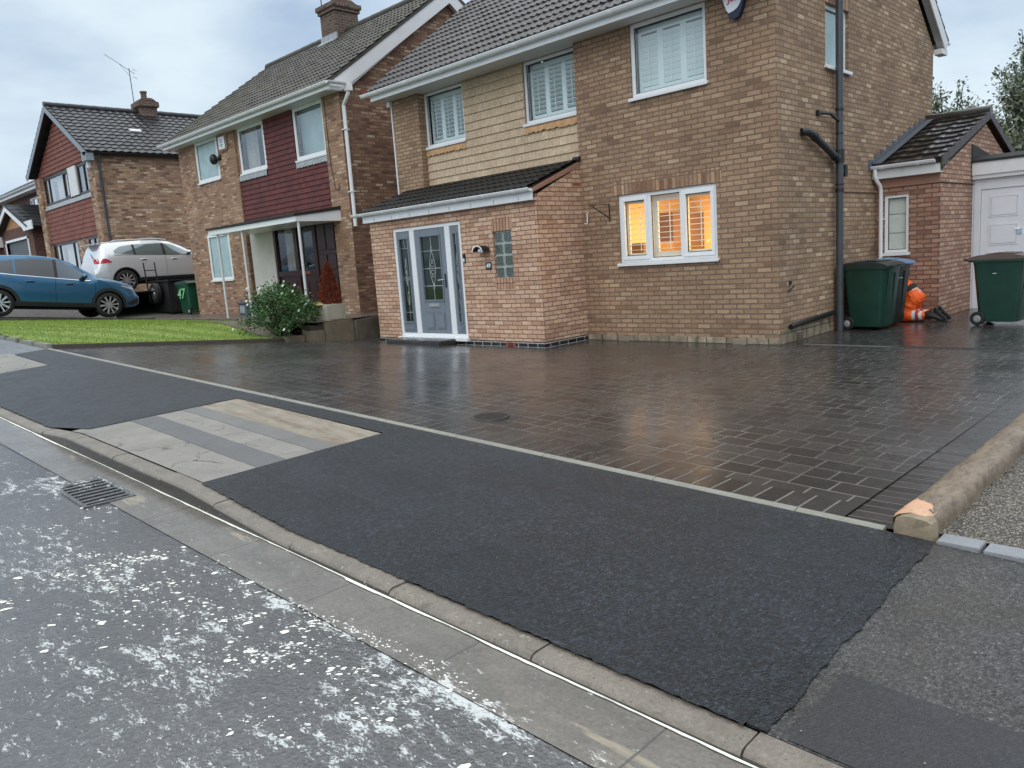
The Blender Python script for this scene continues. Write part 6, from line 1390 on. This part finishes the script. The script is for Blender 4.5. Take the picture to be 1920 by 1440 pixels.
for sd in (-1, 1): tr_ += [[((.765, sd * .085, .385), .132), ((.71, sd * .115, .27), .117), ((.63, sd * .135, .17), .105), ((.56, sd * .145, .105), .096)], [((.56, sd * .145, .102), .094), ((.68, sd * .14, .108), .096), ((.80, sd * .132, .108), .085), ((.935, sd * .123, .112), .066)]]
tro = blend('trousers', tr_, 'hivis', PR, .009, 3, OF, .016)
for yy in (-.129, .129):
    for xa, xe, mt in ((.775, .825, 'hivis_strip'), (.826, .874, 'hivis_red'), (.875, .925, 'hivis_strip')):
        b = MB(); b.tube([(xa, PYc + yy, .108), (xe, PYc + yy * .98, .111)], [.0905 - .125 * (xa - .79), .0905 - .125 * (xe - .79)], 20); b.build('reflective_strip', mt, tro, smooth=50)
ve = blend('vest', [[((.62, 0, .575), (.125, .165, .125)), ((.54, 0, .60), (.125, .178, .125)), ((.45, 0, .598), (.09, .15, .09))], [((.46, -.15, .585), .085), ((.42, -.195, .49), .070)], [((.46, .15, .585), .085), ((.42, .195, .49), .070)]], 'hivis', PR, .010, 4, OF, .012)
b = MB(); pts = []
b.grid(lambda a, f: (.565 + .05 * f - .25 * 0, PYc + .184 * math.cos(a), .592 - .018 * f + .132 * math.sin(a)), lin(0, 2 * math.pi, 32), [0, 1]); b.build('reflective_strip', 'hivis_strip', ve, smooth='all')
blend('tee_shirt', [[((.685, 0, .532), (.118, .156, .118)), ((.60, 0, .575), (.12, .160, .12))]], 'black_cloth', PR, .010, 3, OF)
for yy in (-.12, .12):
    bo = blend('boot', [[((.93, yy, .112), .060), ((1.02, yy, .12), .064), ((1.07, yy, .165), .052)], [((1.03, yy, .115), .064), ((1.10, yy, .095), .058), ((1.175, yy, .06), .048), ((1.215, yy, .046), .040)]], 'boot', PR, .009, 3, OF)
    b = MB(); b.slab([(1.095, PYc + yy - .046, .228), (1.095, PYc + yy + .046, .228), (1.16, PYc + yy + .036, .14), (1.25, PYc + yy + .046, .06), (1.262, PYc + yy + .03, .008), (1.262, PYc + yy - .03, .008), (1.25, PYc + yy - .046, .06), (1.16, PYc + yy - .036, .14)], (.024, 0, .014)); b.build('sole', 'rubber', bo, bevel=.006)
b = MB(); b.ball((.262, PYc, .552), (.098, .084, .092), 16, 10); b.build('hair', 'hair', PR, smooth='all')
b = MB(); b.ball((.140, PYc, .415), (.018, .014, .02), 8, 6); b.build('nose', 'skin', PR, smooth='all')
for yy in (-.032, .032):
    b = MB(); b.ball((.147, PYc + yy, .455), (.010, .013, .010), 8, 6); e = b.build('eye', 'eye_white', PR, smooth='all'); b = MB(); b.ball((.139, PYc + yy, .450), .0055, 6, 4); b.build('pupil', 'hair', e)
    b = MB(); b.ball((.235, PYc + yy * 2.45, .50), (.022, .010, .030), 8, 6); b.build('ear', 'skin', PR, smooth='all')
b = MB(); b.ball((.168, PYc, .403), (.012, .024, .007), 10, 6); b.build('mouth', 'hivis_red', PR, smooth='all')
# ------------------------------------------------------------------ plants
def leaves(mb, pts, size, rnd, droop=.3, asp=.5):
    for p in pts:
        d = Vector((rnd.gauss(0, 1), rnd.gauss(0, 1), rnd.gauss(.3, .8))).normalized(); s_ = d.cross(Vector((rnd.gauss(0, 1), rnd.gauss(0, 1), rnd.gauss(0, 1)))).normalized(); L = size * rnd.uniform(.6, 1.3); w = L * asp; p = Vector(p)
        n_ = d.cross(s_) * (L * .08)
        mb.add([p, p + d * L * .5 + s_ * w * .5 + n_, p + d * L, p + d * L * .5 - s_ * w * .5 + n_], [(0, 1, 2), (0, 2, 3)])
def shrub(loc, label):
    rn = random.Random(12); t = thing('flowering_shrub', loc, label, 'shrub'); x, y, z = loc
    cl = []; st = MB()
    for i in range(46):
        a = rn.uniform(0, 6.28); el = rn.uniform(.05, 1.45); rr = rn.uniform(.78, 1.06)
        c = Vector((x + .80 * rr * math.cos(a) * math.cos(el), y + .80 * rr * math.sin(a) * math.cos(el), z + .30 + .78 * rr * math.sin(el) - .1 * math.cos(el))); cl.append((c, rn.uniform(.11, .22)))
        st.tube([(x + rn.uniform(-.06, .06), y + rn.uniform(-.06, .06), z), Vector((x, y, z + .22)).lerp(c, .45) + Vector((0, 0, .06)), c], [.018, .011, .005], 5)
    for i in range(22): cl.append((Vector((x + rn.gauss(0, .35), y + rn.gauss(0, .35), z + rn.uniform(.25, .8))), rn.uniform(.15, .25)))
    st.build('stem', 'bark', t); lf = MB()
    for c, r in cl:
        leaves(lf, [(c.x + rn.gauss(0, r * .55), c.y + rn.gauss(0, r * .55), c.z + rn.gauss(0, r * .5)) for _ in range(85)], .062, rn)
        for _ in range(4):
            d = Vector((rn.gauss(0, 1), rn.gauss(0, 1), rn.gauss(.5, 1))).normalized(); leaves(lf, [c + d * (r * q) for q in (.7, .9, 1.1, 1.3, 1.5)], .055, rn)
    lf.build('leaf_mass', 'leaf_shrub', t, fixn=False)
    for i in range(26):
        c, r = max((cl[rn.randrange(46)] for _ in range(2)), key=lambda q: q[0].x * .5 - q[0].y * .8 + q[0].z * .6); d = (c - Vector((x, y, z + .35))).normalized(); p = c + d * (r * 1.1) + Vector((.35, -.6, .25)) * r; f = MB()
        for j in range(5):
            a = j * 1.2566; f.ball((p.x + .018 * math.cos(a), p.y + .012 * math.sin(a), p.z + .016 * math.sin(a)), (.016, .014, .012), 6, 4)
        f.build('flower', 'flower_white', t, smooth='all')
    return t
shrub((-10.05, -2.38, .16), 'round green shrub with small white flowers at the corner of the lawn')
PL = thing('stone_planter', (-9.72, -1.30, .45), 'square pale stone planter holding the red brown conifer', 'planter')
b = MB(); b.prism([(-9.93, .42), (-9.53, .42), (-9.47, .80), (-9.99, .80)], 'y', -1.55, -1.05); b.build('pot', 'stone_planter', PL, bevel=.012)
b = MB(); b.prism([(-9.86, .47), (-9.60, .47), (-9.56, .75), (-9.90, .75)], 'y', -1.562, -1.545); b.slab([(-9.505, -1.45, .48), (-9.505, -1.15, .48), (-9.475, -1.15, .74), (-9.475, -1.45, .74)], (.008, 0, 0)); b.build('raised_panel', 'stone_planter', PL, bevel=.004)
b = MB(); b.box(-9.97, -9.49, -1.53, -1.07, .77, .79); b.build('soil', 'soil', PL)
b = MB(); b.box(-10.08, -9.62, -1.62, -1.52, .80, .835); b.box(-10.02, -9.68, -1.60, -1.53, .84, .862)
tag(b.build('ledge_board', 'yellow_cream', None, bevel=.008), 'pale yellow board lying on the rim of the stone planter', 'board')
CF = thing('dwarf_conifer', (-9.72, -1.28, .79), 'rusty red brown dwarf conifer growing in the stone planter', 'conifer')
rn = random.Random(31); b = MB(); b.tube([(-9.72, -1.28, .78), (-9.72, -1.28, 1.60)], [.02, .006], 6); b.build('trunk', 'bark', CF)
lf = MB()
for i in range(2600):
    q = rn.random(); h = q ** 1.0; rad = .255 * (1 - h) ** .62 * min(1, (h + .05) * 9) * (1 + .13 * math.sin(h * 31)) ; a = rn.uniform(0, 6.28); rr = rad * math.sqrt(rn.uniform(.25, 1.05))
    p = Vector((-9.72 + rr * math.cos(a), -1.28 + rr * math.sin(a), .80 + .86 * h)); d = Vector((math.cos(a) * .5, math.sin(a) * .5, 1.1)).normalized(); s_ = d.cross(Vector((rn.gauss(0, 1), rn.gauss(0, 1), .3))).normalized(); L = rn.uniform(.04, .085)
    lf.add([p, p + d * L * .5 + s_ * .011, p + d * L, p + d * L * .5 - s_ * .011], [(0, 1, 2), (0, 2, 3)])
lf.build('crown', 'leaf_red', CF, fixn=False)
GP = thing('slate_planter', (-15.5, -.25, .47), 'square slate grey planter box beside a white canopy post', 'planter')
b = MB(); b.box(-15.78, -15.3, -.48, -.02, .47, .80); b.build('box_body', 'planter_grey', GP, bevel=.015)
b = MB(); b.box(-15.82, -15.26, -.52, .0, .80, .84); b.build('rim', 'planter_grey', GP, bevel=.01)
b = MB(); b.box(-15.68, -15.40, -.492, -.478, .54, .74); b.build('raised_panel', 'lead_light', GP, bevel=.006)
def tree(loc, h, rad, nl, label, seed, mat='leaf_tree'):
    rn = random.Random(seed); t = thing('garden_tree', loc, label, 'tree', group=None); x, y, z = loc; tr = MB(); tips = []
    tr.tube([(x, y, z), (x + .1, y, z + h * .25), (x + .05, y + .1, z + h * .45)], [.14, .10, .08], 8)
    for i in range(64):
        a = rn.uniform(0, 6.28); f = rn.uniform(.22, 1); b0 = Vector((x + .05, y + .1, z + h * rn.uniform(.22, .45))); top = Vector((x + rad * rn.uniform(.25, 1) * math.cos(a) * (1.25 - .75 * f), y + rad * rn.uniform(.3, 1) * math.sin(a) * (1.25 - .75 * f), z + h * (.32 + .68 * f)))
        mid = b0.lerp(top, .5) + Vector((0, 0, .12 * h * rn.uniform(.2, 1))); tr.tube([b0, mid, top], [.05, .025, .008], 5); tips.append((b0, mid, top))
    tr.build('trunk', 'bark', t); lf = MB()
    for i in range(nl):
        b0, mid, top = tips[rn.randrange(len(tips))]; q = rn.random() ** .6; p = (b0.lerp(mid, q * 2) if q < .5 else mid.lerp(top, q * 2 - 1)); s_ = .10 + .16 * (1 - q)
        p = p + Vector((rn.gauss(0, s_), rn.gauss(0, s_), rn.gauss(.02, s_))); leaves(lf, [p], .125, rn, asp=.5)
    lf.build('crown', mat, t, fixn=False); return t
tree((-2.6, 17.0, 0), 5.9, 1.7, 7500, 'low leafy tree at the rear corner of the brick house', 3)
tree((-.2, 16.0, 0), 6.7, 1.7, 9500, 'tall airy tree above the ridge of the side extension', 5)
tree((1.6, 16.5, 0), 7.0, 1.9, 9500, 'sparse wind blown tree behind the garage at the right edge', 8)
tree((-.8, 13.5, 0), 4.2, 1.2, 2200, 'yellow green bush low behind the extension gable', 14, 'leaf_yellow')
tree((-1.5, 15.5, 0), 4.9, 1.6, 7000, 'broad leafy tree between the gable wall and the extension ridge', 23)
tree((.9, 13.5, 0), 4.7, 1.5, 8000, 'dense dark bush behind the extension gable and garage', 19)
SKY_LO, SKY_HI, EXPO = 9.9, 30.0, 0.15
# ------------------------------------------------------------------ sky, sun and camera
w = bpy.data.worlds.new('World'); sc.world = w; w.use_nodes = True
nt = w.node_tree; bg = nt.nodes['Background']
sk = nt.nodes.new('ShaderNodeTexSky'); sk.sky_type = 'NISHITA'; sk.sun_disc = False; sk.sun_elevation = R(38); sk.sun_rotation = R(150); sk.air_density = 1; sk.dust_density = 3
tc = nt.nodes.new('ShaderNodeTexCoord'); sp = nt.nodes.new('ShaderNodeSeparateXYZ'); nt.links.new(tc.outputs['Generated'], sp.inputs[0])
mp = nt.nodes.new('ShaderNodeMapping'); mp.inputs['Scale'].default_value = (1, 1, 2.2); nt.links.new(tc.outputs['Generated'], mp.inputs[0])
no = nt.nodes.new('ShaderNodeTexNoise'); no.inputs['Scale'].default_value = 2.6; no.inputs['Detail'].default_value = 5; no.inputs['Roughness'].default_value = .5; nt.links.new(mp.outputs[0], no.inputs['Vector'])
cr = nt.nodes.new('ShaderNodeValToRGB'); cr.color_ramp.elements[0].position = .38; cr.color_ramp.elements[0].color = (.41, .53, .70, 1); cr.color_ramp.elements[1].position = .60; cr.color_ramp.elements[1].color = (.72, .84, .92, 1); nt.links.new(no.outputs[0], cr.inputs[0])
# overcast: the zenith is about three times as bright as the horizon
gr = nt.nodes.new('ShaderNodeMapRange'); gr.inputs['From Min'].default_value = .32; gr.inputs['From Max'].default_value = .95; gr.inputs['To Min'].default_value = SKY_LO; gr.inputs['To Max'].default_value = SKY_HI; nt.links.new(sp.outputs['Z'], gr.inputs[0])
g2 = nt.nodes.new('ShaderNodeMapRange'); g2.inputs['From Min'].default_value = .30; g2.inputs['From Max'].default_value = .62; nt.links.new(sp.outputs['Z'], g2.inputs[0])
wh = nt.nodes.new('ShaderNodeMix'); wh.data_type = 'RGBA'; nt.links.new(g2.outputs[0], wh.inputs[0]); nt.links.new(cr.outputs[0], wh.inputs[6]); wh.inputs[7].default_value = (.585, .612, .632, 1)
vm = nt.nodes.new('ShaderNodeVectorMath'); vm.operation = 'SCALE'; nt.links.new(wh.outputs[2], vm.inputs[0]); nt.links.new(gr.outputs[0], vm.inputs['Scale'])
mx = nt.nodes.new('ShaderNodeMix'); mx.data_type = 'RGBA'; mx.inputs[0].default_value = .94; nt.links.new(sk.outputs[0], mx.inputs[6]); nt.links.new(vm.outputs[0], mx.inputs[7])
nt.links.new(mx.outputs[2], bg.inputs[0]); bg.inputs[1].default_value = .1
sl = bpy.data.lights.new('sun', 'SUN'); sl.energy = .7; sl.angle = R(60); sl.color = (1, .96, .90)
so = bpy.data.objects.new('sun', sl); COL.objects.link(so)
az, el = R(150), R(38)
d = Vector((math.sin(az) * math.cos(el), math.cos(az) * math.cos(el), math.sin(el))); so.rotation_euler = d.to_track_quat('Z', 'Y').to_euler(); so.location = (0, -20, 30)
cam = bpy.data.cameras.new('camera'); co = bpy.data.objects.new('camera', cam); COL.objects.link(co)
cam.sensor_width = 36; cam.lens = 36 * 1442 / 1920; cam.clip_end = 2000; cam.clip_start = .05
a, b_, c = -.787365345, .160086858, .0706555955
f = Vector((math.sin(a) * math.cos(b_), math.cos(a) * math.cos(b_), -math.sin(b_))); rt = Vector((math.cos(a), -math.sin(a), 0)); dn = f.cross(rt)
r2 = rt * math.cos(c) + dn * math.sin(c); d2 = -rt * math.sin(c) + dn * math.cos(c)
co.matrix_world = Matrix(((r2.x, -d2.x, -f.x, 5.062), (r2.y, -d2.y, -f.y, -10.57), (r2.z, -d2.z, -f.z, 1.492), (0, 0, 0, 1)))
sc.camera = co
vs_ = sc.view_settings; vs_.view_transform = 'Standard'; vs_.look = 'None'; vs_.exposure = EXPO; vs_.gamma = 1
sc.render.engine = 'CYCLES'
cy = sc.cycles; cy.max_bounces = 8; cy.transparent_max_bounces = 12; cy.use_denoising = True; cy.sample_clamp_indirect = 6
